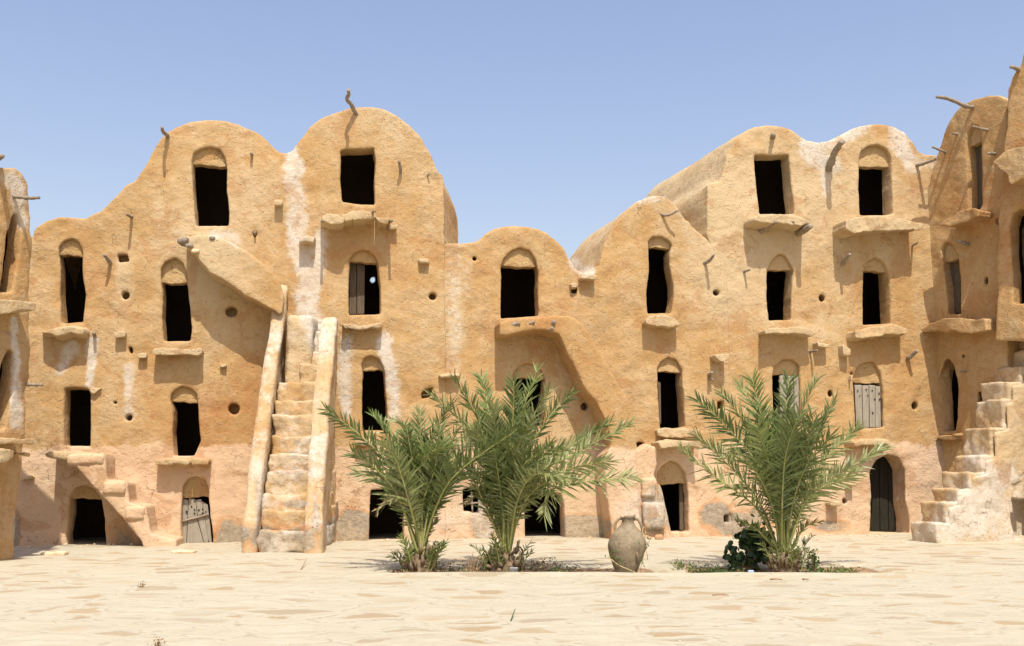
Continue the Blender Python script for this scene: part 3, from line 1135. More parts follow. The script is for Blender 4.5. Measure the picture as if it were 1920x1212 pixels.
# ================================================================== middle granary
mid = thing('granary_building', 'low clay granary with a small round vault and a pointed gable', 'granary', base_of(MAIN, (1090, 1000)))
out_mid = [(826, 1040), (826, 700), (824, 470), (836, 456), (875, 457), (897, 452), (912, 437), (931, 427), (955, 424), (983, 424), (1011, 429), (1038, 445), (1058, 465), (1070, 487), (1078, 503), (1094, 512), (1114, 510),
           (1120, 503), (1126, 479), (1133, 455), (1143, 435), (1157, 416), (1173, 396), (1194, 379), (1211, 371), (1230, 368), (1246, 370), (1261, 379), (1274, 394), (1284, 412), (1305, 432), (1321, 445), (1334, 460),
           (1343, 478), (1352, 497), (1362, 525), (1368, 600), (1370, 800), (1376, 1030)]
op_mid = [
    op([(939, 598), (939, 546), (941, 520), (939, 503), (945, 485), (959, 470), (975, 464), (993, 469), (1005, 487), (1011, 511), (1009, 538), (1011, 592)], 498),
    op([(963, 800), (962, 740), (963, 712), (962, 704), (967, 694), (985, 682), (1003, 682), (1017, 694), (1023, 711), (1022, 740), (1021, 800)], 709),
    op([(1214, 588), (1212, 550), (1217, 510), (1215, 453), (1224, 445), (1240, 444), (1254, 451), (1260, 461), (1255, 475), (1256, 499), (1262, 530), (1264, 554), (1258, 588)], 464),
    op([(1239, 804), (1236, 780), (1235, 730), (1233, 693), (1240, 679), (1254, 670), (1270, 675), (1281, 693), (1280, 715), (1282, 736), (1285, 802)], 697),
    op([(870, 960), (868, 918), (890, 911), (908, 917), (907, 950), (898, 964)], name='window', room=1.2),
    op([(986, 1012), (985, 961), (990, 928), (1022, 926), (1054, 928), (1059, 950), (1060, 1012)], name='doorway'),
    op([(1258, 998), (1249, 950), (1240, 915), (1232, 900), (1232, 888), (1241, 874), (1258, 864), (1273, 869), (1285, 885), (1288, 905), (1291, 930), (1291, 998)], 908, name='doorway'),
]
pits_mid = [[(1072, 538), (1084, 535), (1083, 549), (1073, 550)], disc(1097, 762, 7, 8), disc(1343, 549, 6, 6), [(1346, 752), (1358, 751), (1358, 766), (1347, 767)],
            [(1357, 966), (1371, 963), (1373, 979), (1358, 980)], disc(890, 485, 4, 4), [(1195, 829), (1208, 829), (1207, 845), (1196, 846)]]
w_mid = granary(mid, MAIN, out_mid, op_mid, pits_mid, -.035, (-.22, .98, 0), lay_long(4.8), seed=2, room=2.4, rear=.6)
# flying stair over the lower doorway, running down to the right
fly2 = [(937, 604), (958, 597), (985, 595), (1011, 596), (1038, 592), (1066, 592), (1086, 602), (1102, 618), (1118, 649), (1138, 681), (1165, 728), (1186, 760), (1193, 830), (1196, 900), (1203, 1020),
        (1148, 1020), (1144, 968), (1136, 910), (1131, 860), (1146, 838), (1147, 822), (1137, 791), (1116, 751), (1101, 735), (1074, 681), (1058, 649), (1049, 627), (1027, 619), (1000, 618), (979, 622), (955, 628), (938, 630)]
slab('staircase', mid, MAIN, fly2, .50, R=.045, seed=8, jit=.012, amp=.9, paint=wall_paint(838, .42))
pink = [(1190, 838), (1196, 845), (1214, 832), (1234, 840), (1233, 870), (1226, 893), (1233, 900), (1236, 940), (1248, 950), (1259, 1020), (1185, 1020)]
slab('buttress', mid, MAIN, pink, .16, R=.05, seed=9, paint=wall_paint(800, .8))
for k, (x, y, sx, sz) in enumerate(((1213, 915, .17, .22), (1222, 968, .26, .30))):
    c = MAIN.pw(np.array([x, y], float), .16)
    V, F = block(c, np.array([[MAIN.t[0], MAIN.t[1], 0], [-MAIN.n[0], -MAIN.n[1], 0], [0, 0, 1]]), (sx, .16 + .05 * k, sz), R=.05, amp=.03, seed=k + 60)
    link('step', Geo().add(V, F), M_wall, mid, paint=wall_paint(800, .9))
for k, (pts, p, r) in enumerate((([(940, 612), (955, 610), (975, 606)], .515, .05), ([(960, 617), (985, 610), (1002, 603)], .515, .04), ([(1022, 616), (1033, 609), (1040, 603)], .52, .05), ([(1030, 622), (1036, 615)], .52, .045))):
    peg(mid, MAIN, pts, p, r, seed=70 + k, name='timber_end', ofs0=.55, mat=M_wood)
for k, (px, p) in enumerate((([(1211, 601), (1217, 591), (1250, 590), (1270, 598), (1277, 606), (1273, 612), (1235, 610), (1212, 608)], .22), ([(1234, 829), (1262, 826), (1290, 829), (1315, 827), (1316, 838), (1275, 839), (1236, 838)], .34),
                             ([(1230, 806), (1250, 803), (1290, 803), (1312, 806), (1310, 816), (1260, 820), (1232, 816)], .07),
                             ([(825, 701), (845, 701), (864, 704), (862, 709), (842, 707), (826, 706)], .14))):
    ledge(mid, MAIN, px, p, seed=80 + k)
for k, (px, p) in enumerate((([(1341, 665), (1355, 662), (1369, 663), (1368, 672), (1354, 678), (1342, 671)], .24), ([(1071, 530), (1080, 527), (1086, 531), (1085, 537), (1073, 538)], .08),
                             ([(1091, 518), (1104, 516), (1117, 517), (1116, 524), (1092, 523)], .14))):
    slab('projecting_stone', mid, MAIN, px, p, R=.014, sp=.035, amp=1.8, seed=90 + k, corner=.025, jit=.022, paint=wall_paint(5000, .85, 0))
for k, (pts, p, r) in enumerate((([(1233, 397), (1246, 404), (1258, 402), (1272, 394)], .22, .032), ([(1319, 495), (1330, 489), (1339, 478)], .27, .04), ([(1329, 703), (1335, 699)], .16, .04), ([(1329, 710), (1337, 712)], .07, .03))):
    peg(mid, MAIN, pts, p, r, seed=100 + k)
planks(w_mid[6], MAIN, [[(1274, 905), (1281, 905), (1282, 996), (1275, 996)], [(1282, 903), (1291, 903), (1292, 996), (1283, 996)]], -.30, M_door)
planks(w_mid[3], MAIN, [[(1234, 716), (1239, 718), (1240, 796), (1235, 794)]], -.2, M_door)
g = Geo()
for q in (((884, 922), (886, 962)), ((870, 945), (898, 943))):
    V, F = tube(spline(np.array([MAIN.pw(np.array(v, float), -.18) for v in q]), 5), .022, 6, .1)
    g.add(V, F)
link('window_bars', g, M_wood, w_mid[4])
planks(w_mid[4], MAIN, [[(897, 916), (908, 918), (906, 962), (897, 962)]], -.12, M_plank, name='shutter')

# ================================================================== right granary
rgt = thing('granary_building', 'pale clay granary with two domed vaults and four storeys of doorways', 'granary', base_of(MAIN, (1560, 990)))
out_r = [(1368, 1030), (1363, 800), (1360, 600), (1350, 525), (1336, 480), (1325, 440), (1326, 346), (1336, 342), (1350, 340), (1356, 325), (1365, 287), (1377, 261), (1396, 247), (1418, 237), (1440, 233), (1462, 236), (1484, 244), (1500, 255), (1512, 264),
         (1530, 267), (1550, 265), (1565, 262), (1580, 253), (1600, 241), (1628, 233), (1652, 233), (1677, 238), (1697, 250), (1711, 267), (1722, 284), (1734, 290), (1752, 291), (1768, 300), (1775, 420), (1785, 700), (1800, 1030)]
op_r = [
    op([(1423, 402), (1421, 376), (1417, 325), (1415, 290), (1445, 292), (1479, 290), (1484, 340), (1489, 402)]),
    op([(1441, 601), (1438, 560), (1437, 514), (1439, 506), (1446, 489), (1461, 476), (1472, 479), (1483, 495), (1489, 507), (1485, 545), (1484, 600)], 505),
    op([(1612, 404), (1609, 350), (1610, 302), (1614, 284), (1628, 274), (1645, 272), (1661, 279), (1670, 295), (1671, 350), (1673, 402), (1658, 405)], 311),
    op([(1620, 609), (1620, 560), (1619, 509), (1625, 492), (1643, 482), (1658, 490), (1666, 509), (1671, 566), (1672, 607)], 508),
    op([(1452, 800), (1450, 750), (1448, 703), (1452, 687), (1468, 674), (1487, 674), (1499, 685), (1501, 720), (1502, 800)], 703),
    op([(1604, 804), (1603, 748), (1601, 710), (1608, 690), (1624, 679), (1641, 679), (1653, 700), (1657, 733), (1658, 802)], 718),
    op([(1631, 1000), (1634, 934), (1631, 887), (1644, 863), (1665, 852), (1686, 858), (1699, 882), (1699, 939), (1706, 973), (1706, 1000)], name='doorway', reveal=.8),
]
pits_r = [disc(1543, 559, 6, 7), disc(1717, 761, 6, 8), disc(1558, 738, 5, 7), disc(1583, 940, 5, 6), disc(1598, 702, 2, 5)]
w_r = granary(rgt, MAIN, out_r, op_r, pits_r, -.07, (-.30, .95, 0), lay_long(6.6), seed=3, room=2.4, rear=1.0)
for k, (px, p) in enumerate((
        ([(1413, 408), (1440, 405), (1470, 404), (1494, 406), (1510, 414), (1518, 421), (1500, 425), (1475, 420), (1456, 420), (1430, 420), (1414, 418)], .34),
        ([(1586, 411), (1615, 408), (1649, 406), (1694, 412), (1730, 420), (1729, 431), (1694, 431), (1650, 434), (1604, 437), (1587, 430)], .40),
        ([(1606, 619), (1640, 613), (1677, 608), (1706, 618), (1703, 626), (1667, 628), (1607, 632)], .26),
        ([(1432, 618), (1480, 613), (1520, 615), (1533, 622), (1528, 628), (1480, 625), (1434, 627)], .27),
        ([(1598, 829), (1638, 822), (1667, 824), (1667, 834), (1640, 836), (1603, 835)], .22))):
    ledge(rgt, MAIN, px, p, seed=120 + k)
for k, (px, p) in enumerate((
        ([(1533, 640), (1557, 645), (1553, 652), (1535, 650)], .16), ([(1580, 646), (1597, 655), (1596, 668), (1582, 664)], .13), ([(1554, 942), (1577, 941), (1576, 949), (1555, 949)], .12),
        ([(1588, 907), (1605, 908), (1602, 912), (1589, 912)], .09), ([(1597, 702), (1600, 702), (1600, 714), (1597, 714)], .05))):
    slab('projecting_stone', rgt, MAIN, px, p, R=.014, sp=.035, amp=1.8, seed=130 + k, corner=.025, jit=.022, paint=wall_paint(5000, .8, 0))
for k, (pts, p, r) in enumerate((
        ([(1449, 256), (1449, 253)], .14, .055), ([(1553, 318), (1561, 296), (1570, 278), (1579, 266)], .56, .085), ([(1394, 510), (1400, 508), (1406, 506)], .15, .03), ([(1717, 311), (1735, 306), (1754, 299)], .40, .042),
        ([(1580, 494), (1586, 486), (1594, 477)], .3, .045), ([(1709, 462), (1720, 456)], .2, .025), ([(1519, 660), (1533, 657)], .2, .03), ([(1703, 672), (1720, 658)], .16, .05), ([(1497, 437), (1507, 433), (1520, 424)], .5, .085),
        ([(1424, 436), (1440, 425), (1456, 416)], .42, .06), ([(1415, 415), (1450, 415), (1490, 416)], .38, .03), ([(1552, 315), (1558, 312)], .1, .05))):
    peg(rgt, MAIN, pts, p, r, seed=140 + k)
planks(w_r[5], MAIN, [[(1603, 722), (1616, 722), (1618, 803), (1606, 803)], [(1617, 723), (1629, 723), (1630, 803), (1619, 803)], [(1630, 722), (1641, 723), (1641, 802), (1631, 802)], [(1642, 724), (1651, 725), (1652, 802), (1642, 802)]],
       -.17, M_plank, holes=[(1608, 733, 1.5), (1624, 731, 1.5), (1635, 733, 1.5), (1640, 749, 1.8), (1648, 738, 1.6), (1649, 749, 1.6), (1636, 775, 1.9), (1612, 742, 1.2), (1627, 742, 1.2)])
planks(w_r[4], MAIN, [[(1462, 704), (1474, 704), (1476, 800), (1464, 800)], [(1475, 705), (1487, 705), (1490, 800), (1477, 800)], [(1488, 706), (1498, 706), (1500, 800), (1491, 800)]], -.17, M_plank,
       holes=[(1470, 718, 1.6), (1472, 733, 1.6)])
planks(w_r[6], MAIN, [[(1634, 862), (1648, 856), (1650, 998), (1632, 998)], [(1649, 855), (1664, 851), (1666, 998), (1651, 998)], [(1665, 851), (1682, 855), (1684, 998), (1667, 998)], [(1683, 855), (1698, 870), (1700, 998), (1685, 998)]],
       -.70, simple('shaded_plank_wood', (.014, .013, .008), (.034, .030, .020), 9, (5, 5, .45), .9, .6, .012))  # plank colour darkened to stand in for the deep doorway's shade

# ================================================================== right wing turning towards the viewer
CORNER = np.array([10.55, 24.55])
WING = Plane(CORNER, (.42, -.907))
wing = thing('granary_building', 'narrow shaded clay granary turned sideways with long wooden pegs on its gable', 'granary', (CORNER[0] + .4, CORNER[1] - .8, 0))
out_w = [(1742, 1030), (1742, 800), (1735, 700), (1722, 560), (1728, 440), (1738, 370), (1752, 310), (1760, 284), (1767, 264), (1777, 236), (1791, 213), (1808, 197), (1828, 186), (1852, 180), (1874, 180), (1886, 186), (1888, 240), (1888, 330), (1888, 700), (1888, 1030)]
op_w = [
    op([(1817, 394), (1816, 330), (1814, 274), (1816, 250), (1824, 237), (1834, 237), (1841, 250), (1842, 300), (1843, 385), (1838, 393)], 268, reveal=.35),
    op([(1777, 590), (1775, 540), (1768, 500), (1767, 470), (1775, 454), (1786, 457), (1796, 475), (1799, 500), (1802, 528), (1802, 589)], 487, reveal=.35),
    op([(1767, 810), (1759, 748), (1761, 700), (1768, 676), (1776, 672), (1787, 686), (1794, 719), (1796, 786), (1790, 808)], reveal=.42),
]
pits_w = [disc(1872, 416, 5, 7), disc(1848, 527, 4, 8), [(1833, 735), (1843, 735), (1843, 748), (1834, 760)], disc(1804, 668, 3, 3)]
w_w = granary(wing, WING, out_w, op_w, pits_w, 0.0, (.917, .40, .0), lay_long(2.6), seed=4, room=1.0, spread=.10, paint=wall_paint(5000, .42, 0))
for k, (px, p) in enumerate((([(1762, 421), (1788, 404), (1812, 394), (1841, 394), (1837, 407), (1790, 423), (1765, 425)], .36), ([(1725, 619), (1745, 607), (1768, 596), (1800, 598), (1846, 600), (1850, 622), (1820, 625), (1787, 622), (1730, 622)], .34),
                             ([(1756, 819), (1775, 816), (1792, 815), (1789, 826), (1760, 823)], .16))):
    ledge(wing, WING, px, p, seed=160 + k, paint=wall_paint(5000, .45, 0))
for k, (pts, p, r) in enumerate((([(1832, 201), (1812, 200), (1790, 190), (1772, 184), (1757, 182)], .80, .05), ([(1857, 245), (1840, 242), (1825, 238)], .40, .036), ([(1799, 254), (1794, 252), (1787, 251)], .16, .035),
                                 ([(1777, 289), (1766, 283), (1748, 276)], .36, .034), ([(1872, 290), (1862, 288), (1852, 288)], .26, .04), ([(1820, 458), (1809, 457), (1797, 452)], .30, .05), ([(1815, 697), (1800, 697)], .15, .03))):
    peg(wing, WING, pts, p, r, seed=170 + k, mat=M_wood)
for q, i in (([[(1815, 270), (1824, 270), (1825, 394), (1816, 394)], [(1825, 269), (1834, 270), (1835, 393), (1826, 393)], [(1835, 270), (1844, 272), (1845, 392), (1836, 392)]], 0), ([[(1776, 488), (1786, 488), (1789, 588), (1779, 588)], [(1787, 489), (1800, 490), (1804, 588), (1790, 588)]], 1)):
    planks(w_w[i], WING, q, -.27, M_door)

# ================================================================== far right tower with its bank of steps
SD = np.array([.95, .31]) / np.linalg.norm([.95, .31])
s0 = on_ground(1757, 1018)[:2]
STAIR = Plane(s0, SD)
tower = thing('granary_building', 'tall clay tower cut by the right edge, with steep whitewashed steps', 'granary', (s0[0] + 1.2, s0[1] + .5, 0))
risers = [(1706, 1018, 980), (1722, 980, 940), (1746, 940, 915), (1766, 915, 884), (1789, 884, 853), (1806, 853, 800), (1829, 800, 747), (1846, 747, 713), (1869, 713, 684), (1886, 684, 654), (1898, 654, 629), (1908, 629, 600)]
sa = np.array([[SD[0], SD[1], 0], [-STAIR.n[0], -STAIR.n[1], 0], [0, 0, 1]])
stair_r = bpy.data.objects.new('staircase', None)
scene.collection.objects.link(stair_r)
stair_r.parent = tower
ROOT[stair_r] = ROOT[tower]
WID = .80
prof = []
tops = []
for i, (x, yb, yt) in enumerate(risers):
    # the near lower corner of each riser lies on the stair's side plane
    xe = x + 52 if i < 7 else x + 46
    u, zt = STAIR.uv(np.array([xe, yt + 2.0], float))
    zb = STAIR.uv(np.array([xe, yb + 2.0], float))[1]
    tops.append((u, zt, zb))
for i, (u, zt, zb) in enumerate(tops):
    u2 = tops[min(i + 3, len(tops) - 1)][0] + .5
    zb2 = max(-.1, zb - .25)
    c2 = STAIR.o + STAIR.t * (u + u2) / 2 - STAIR.n * (WID / 2 + .045)
    V, F = block((c2[0], c2[1], (zt + zb2) / 2), sa, ((u2 - u) / 2, WID / 2, (zt - zb2) / 2), R=.03, res=.05, amp=.045, seed=200 + i)
    link('step', Geo().add(V, F), M_wall, stair_r, paint=wall_paint(5000, .75, 0, wash_all=.42))
pr = [(tops[0][0] + .06, -.15)]
for i, (u, zt, zb) in enumerate(tops):
    pr += [(u + .10, zt - .10)]
    if i + 1 < len(tops):
        pr += [(tops[i + 1][0] + .08, zt - .04)]
pr += [(tops[-1][0] + 2.0, tops[-1][1]), (tops[-1][0] + 2.0, -.15)]
uv = even(chaikin(resample(np.array(pr), .10), 2), .05)
if area2(uv) < 0:
    uv = uv[::-1]
arch_uv = STAIR.uv(np.array([(1905, 1024), (1899, 985), (1897, 960), (1901, 930), (1914, 897), (1930, 880), (1960, 885), (1975, 930), (1975, 1024)], float))
arch_uv[:, 1] = np.maximum(arch_uv[:, 1], .03)
arch_uv = even(chaikin(resample(arch_uv, .08), 2), .04)
V2, F2, idx2, d2 = triangulate(uv, [arch_uv if area2(arch_uv) > 0 else arch_uv[::-1]], .06, .05, 3)
W0 = STAIR.world(V2, 0.0)
e = np.where(d2 < .05, .05 - np.sqrt(np.maximum(.0025 - (.05 - d2) ** 2, 0)), 0)
g = Geo().add(STAIR.world(V2, lumps(W0, 1.3) - e), F2)
Wl = g.verts()[idx2[1]]
cv = cavity(STAIR, V2[idx2[1]], Wl, 0, .6)
g.add(cv.verts(), cv.F)
link('stair_flank', g, M_wall, stair_r, paint=wall_paint(5000, .75, 0, wash_all=.22))
TOW = Plane((11.25, 22.35), (.62, -.785))
out_t = [(1866, 640), (1868, 560), (1872, 420), (1880, 330), (1886, 240), (1890, 167), (1898, 142), (1912, 118), (1920, 101), (1950, 60), (2000, 20), (2060, 20), (2110, 80), (2130, 300), (2130, 1030), (1990, 1030), (1985, 640)]
op_t = [op([(1900, 570), (1896, 500), (1893, 425), (1900, 400), (1914, 391), (1932, 398), (1942, 425), (1943, 570)], reveal=.4)]
w_t = granary(tower, TOW, out_t, op_t, [], 0.0, (.785, .62, 0), lay_long(2.2), seed=6, room=1.0, spread=.10, paint=wall_paint(5000, .35, 0))
ledge(tower, TOW, [(1864, 303), (1878, 286), (1898, 278), (1930, 277), (1960, 280), (1958, 340), (1920, 336), (1898, 346), (1882, 322), (1868, 314)], .40, seed=180, paint=wall_paint(5000, .55, 0))
V, F = block(tuple(np.append(STAIR.o + STAIR.t * (tops[-1][0] - .12) - STAIR.n * .45, tops[-1][1] + .10)), sa, (.42, .42, .24), R=.12, res=.06, amp=.10, seed=300)
link('landing', Geo().add(V, F), M_wall, stair_r, paint=wall_paint(5000, .6, 0))
peg(tower, TOW, [(1912, 134), (1904, 128), (1896, 126)], .30, .05, seed=190)

# ================================================================== left tower at the edge of the view
g0 = on_ground(40, 1047)[:2]
LT = Plane(g0, (.40, .917))
ltow = thing('granary_building', 'slim rounded clay tower cut by the left edge of the view', 'granary', (g0[0] - .6, g0[1] - .8, 0))
out_lt = [(-260, 1300), (-260, 300), (-120, 240), (-60, 270), (-20, 305), (0, 315), (30, 315), (43, 327), (53, 346), (57, 370), (58, 437), (61, 469), (59, 517), (57, 556), (57, 640), (53, 709), (48, 735), (46, 760), (46, 817), (42, 862), (36, 917), (31, 986), (25, 1060)]
op_lt = [op([(4, 548), (8, 500), (14, 440), (24, 405), (34, 399), (39, 420), (37, 480), (25, 548)], reveal=.28), op([(-8, 805), (-6, 730), (4, 680), (18, 654), (28, 660), (27, 700), (17, 760), (9, 806)], reveal=.28)]
w_lt = granary(ltow, LT, out_lt, op_lt, [], 0.0, (-.9, .4, 0), lay_long(2.2), seed=5, room=.7, spread=.08, paint=wall_paint(5000, .45, 0))
for k, (px, p) in enumerate((([(-20, 566), (0, 562), (20, 562), (40, 564), (68, 569), (67, 581), (40, 582), (20, 588), (-20, 588)], .36), ([(-20, 824), (10, 822), (64, 820), (63, 830), (30, 833), (-20, 834)], .32), ([(-30, 846), (0, 844), (29, 843), (25, 860), (0, 868), (-30, 872)], .45),
                             ([(40, 846), (54, 849), (52, 856), (41, 853)], .2))):
    ledge(ltow, LT, px, p, seed=210 + k)
for k, (pts, p, r) in enumerate((([(20, 368), (38, 370), (55, 372), (73, 371)], .50, .035), ([(47, 720), (60, 722), (78, 722)], .34, .035), ([(-4, 296), (4, 293)], .3, .05), ([(-8, 107), (2, 106)], .3, .03))):
    if k < 3:
        peg(ltow, LT, pts, p, r, seed=220 + k)

# ================================================================== plants
M_leaf = leaf_mat('date_palm_leaf', (.120, .155, .042), (.315, .338, .135), .42, .25)
M_leaf_y = leaf_mat('young_palm_leaf', (.15, .205, .05), (.28, .33, .11), .42, .28)
M_leaf_dry = leaf_mat('dry_palm_leaf', (.26, .21, .10), (.40, .33, .18), .6, .15)
M_rachis = simple('palm_rib', (.22, .25, .07), (.40, .37, .14), 7, rough=.5, bump=.2)
M_fibre = simple('palm_fibre', (.13, .09, .05), (.29, .215, .13), 16, (1, 1, .5), .95, 1.0, .04, dark=(.06, .04, .025))


def unit(v):
    return v / (np.linalg.norm(v, axis=-1, keepdims=True) + 1e-9)


def frond(parent, path, rs, lmax=.40, mat=None, start=.24, wid=.0135, twist=.0, pairs=None, sag=.10, r0=.022):
    """one feather leaf: arching rib with a double row of stiff leaflets"""
    S = spline(np.array(path), 24)
    seg = np.linalg.norm(np.diff(S, axis=0), axis=1)
    acc = np.concatenate([[0], np.cumsum(seg)])
    L = acc[-1]
    T = unit(np.gradient(S, axis=0))
    V, F = tube(S, np.linspace(r0, .004, 24), 6, .05)
    g = Geo().add(V, F, 1)
    n = pairs or int(L / .038)
    O = S[-1] - S[0]
    O[2] = 0
    O = unit(O) if np.linalg.norm(O) > .05 else np.array([1.0, 0, 0])
    S0 = np.array([O[1], -O[0], 0.0])
    PV, PF = [], []
    for i in range(n):
        s = start + (1 - start) * (i + .5) / n
        q = s * L
        p = np.array([np.interp(q, acc, S[:, c]) for c in range(3)])
        t = unit(np.array([np.interp(q, acc, T[:, c]) for c in range(3)]))
        k = (s - start) / (1 - start)
        prof = min(1, .26 + 1.9 * k) * (1 - .48 * max(0, k - .35) / .65)
        ang = math.radians(64 - 30 * k)
        for sd in (-1, 1):
            roll = twist + rs.normal(0, .52)
            side = S0 - t * (S0 @ t)
            side = unit(side)
            nn = np.cross(t, side)
            if nn[2] < 0:
                nn = -nn
            sv = side * math.cos(roll) * sd + nn * math.sin(roll) * sd
            nv = np.cross(t, sv) * sd
            if nv[2] < 0:
                nv = -nv
            a = ang + rs.normal(0, .14)
            d = unit(t * math.cos(a) + (sv * math.cos(.35) + nv * math.sin(.35)) * math.sin(a))
            ll = 1.18 * lmax * prof * rs.uniform(.85, 1.1)
            w = wid * (.7 + .5 * min(1, prof)) * rs.uniform(.85, 1.15)
            wv = unit(np.cross(d, nv + rs.normal(0, .35, 3)))
            dn = np.array([0, 0, -1.0])
            o = len(PV)
            for f, ww in ((0, .45), (.3, 1.0), (.68, .72)):
                c = p + d * ll * f + dn * sag * ll * f * f
                PV.append(c - wv * w * ww)
                PV.append(c + wv * w * ww)
            PV.append(p + d * ll + dn * sag * ll)
            PF += [(o, o + 1, o + 3, o + 2), (o + 2, o + 3, o + 5, o + 4), (o + 4, o + 5, o + 6)]
    g.add(np.array(PV), PF, 0)
    return link('frond', g, [mat or M_leaf, M_rachis], parent)


def palm(bpx, depth, fronds, label, seed, r=.24, h=.38, fill=8, spread=1.0):
    rs = np.random.default_rng(seed)
    B = at_depth(np.array(float(bpx)), np.array(1060.0), depth)
    B[2] = ground_z(np.array([B[0]]), np.array([B[1]]))[0][0]
    root = thing('date_palm', label, 'palm', B, 'young date palms in the courtyard beds')
    # stump wrapped in fibre and old leaf bases
    g = Geo()
    nz, ns = 9, 22
    V = []
    for i in range(nz):
        k = i / (nz - 1)
        rr = r * (1.05 - .15 * k - .45 * k ** 3)
        for j in range(ns):
            a = j * 2 * math.pi / ns
            V.append((B[0] + rr * math.cos(a), B[1] + rr * math.sin(a), B[2] - .05 + h * k))
    V = np.array(V)
    V += unit(V - (B + np.array([0, 0, h / 2]))) * (.05 * vnoise(V, .12, seed) + .03 * vnoise(V, .05, seed + 1))[:, None]
    F = []
    for i in range(nz - 1):
        F += strip(list(range(i * ns, i * ns + ns)), list(range(i * ns + ns, i * ns + 2 * ns)))
    top = len(V)
    V = np.vstack([V, B + np.array([0, 0, h])])
    F += [((nz - 1) * ns + j, (nz - 1) * ns + (j + 1) % ns, top) for j in range(ns)]
    g.add(V, F)
    for i in range(46):
        a = rs.uniform(0, 2 * math.pi)
        z = rs.uniform(.02, h)
        d = np.array([math.cos(a), math.sin(a), 0])
        p = B + d * r * (.95 - .35 * (z / h) ** 2) + np.array([0, 0, z])
        e = p + d * rs.uniform(.03, .12) + np.array([0, 0, rs.uniform(.03, .20)])
        Vt, Ft = tube(np.array([p, (p + e) / 2 + d * .02, e]), np.array([.035, .03, .012]) * rs.uniform(.6, 1.2), 5, .3, i)
        g.add(Vt, Ft)
    for i in range(150):    # loose fibres
        a = rs.uniform(0, 2 * math.pi)
        z = rs.uniform(0, h)
        d = np.array([math.cos(a), math.sin(a), 0])
        p = B + d * r * .92 + np.array([0, 0, z])
        e = p + d * rs.uniform(.02, .14) + np.array([rs.normal(0, .05), rs.normal(0, .05), rs.uniform(-.08, .12)])
        w = np.array([rs.normal(0, 1), rs.normal(0, 1), rs.normal(0, 1)]) * .004
        g.add(np.array([p - w, p + w, e]), [(0, 1, 2)])
    link('trunk', g, M_fibre, root)
    for f in fronds:
        pts, dd = f[0], f[1]
        kw = dict(f[2]) if len(f) > 2 else {}
        a0 = rs.uniform(0, 6.28)
        P = [B + np.array([.06 * math.cos(a0), .06 * math.sin(a0), h * .75])]
        m = len(pts)
        for i, q in enumerate(pts):
            P.append(at_depth(np.array(float(q[0])), np.array(float(q[1])), B[1] + dd * ((i + 1) / m) ** 1.1))
        tw = kw.pop('twist', rs.choice([-1, 1]) * rs.uniform(.35, .9) if abs(P[-1][0] - P[0][0]) > .9 else rs.uniform(-.3, .3))
        frond(root, P, rs, twist=tw, **kw)
    for i in range(fill):    # upright inner fronds
        a = rs.uniform(0, 2 * math.pi)
        u = rs.uniform(.25, .75) * spread
        hh = rs.uniform(1.7, 2.6)
        e = B + np.array([math.cos(a) * u * 1.1, math.sin(a) * u * 1.1, hh])
        mdl = B + np.array([math.cos(a) * u * .40, math.sin(a) * u * .40, hh * .60])
        frond(root, [B + np.array([0, 0, h * .8]), mdl, e], rs, lmax=rs.uniform(.30, .40), twist=rs.uniform(-.6, .6), mat=M_leaf if i % 4 else M_leaf_y)
    for i in range(8):    # basal suckers
        a = rs.uniform(0, 2 * math.pi)
        rr = r * rs.uniform(.8, 1.2)
        p = B + np.array([math.cos(a) * rr, math.sin(a) * rr, rs.uniform(0, .15)])
        ln = rs.uniform(.30, .62)
        e = p + np.array([math.cos(a) * ln * .5, math.sin(a) * ln * .5, ln * .85])
        mdl = p + (e - p) * .5 + np.array([0, 0, .07])
        frond(root, [p, mdl, e], rs, lmax=.17, start=.15, wid=.010, twist=rs.uniform(-.5, .5), r0=.010, mat=M_leaf_y if i % 3 else M_leaf)
    return root


Y_ = dict(mat=M_leaf_y)
palm(789, 16.15, [
    ([(735, 886), (681, 822), (612, 769)], -.3, dict(lmax=.34)), ([(748, 935), (705, 880), (660, 848)], -.7, dict(lmax=.42)), ([(765, 880), (742, 830), (697, 775)], .3, dict(lmax=.32, **Y_)),
    ([(770, 950), (740, 935), (708, 958)], -.6, dict(lmax=.26, mat=M_leaf_dry)), ([(800, 880), (785, 815), (733, 787)], .9, dict(lmax=.26)), ([(787, 900), (803, 835), (846, 757)], -.2, dict(lmax=.40)),
    ([(788, 890), (806, 850), (850, 836)], -.8, dict(lmax=.36, **Y_)), ([(818, 950), (860, 885), (969, 806)], -.9, dict(lmax=.44)), ([(815, 940), (850, 870), (900, 800)], .2, dict(lmax=.42)),
    ([(778, 920), (764, 860), (757, 800)], -.5, dict(lmax=.34, **Y_)), ([(800, 1010), (812, 985), (820, 975)], .1, dict(lmax=.16)), ([(758, 960), (722, 905), (668, 885)], .2, dict(lmax=.38)),
    ([(812, 960), (838, 915), (870, 880)], .7, dict(lmax=.36)), ([(772, 960), (745, 870), (720, 830)], -.9, dict(lmax=.40)), ([(792, 950), (815, 880), (826, 800)], -.6, dict(lmax=.38))],
    'young date palm with few arching fronds, left one of the close pair', 3, r=.20, fill=13, spread=.9)
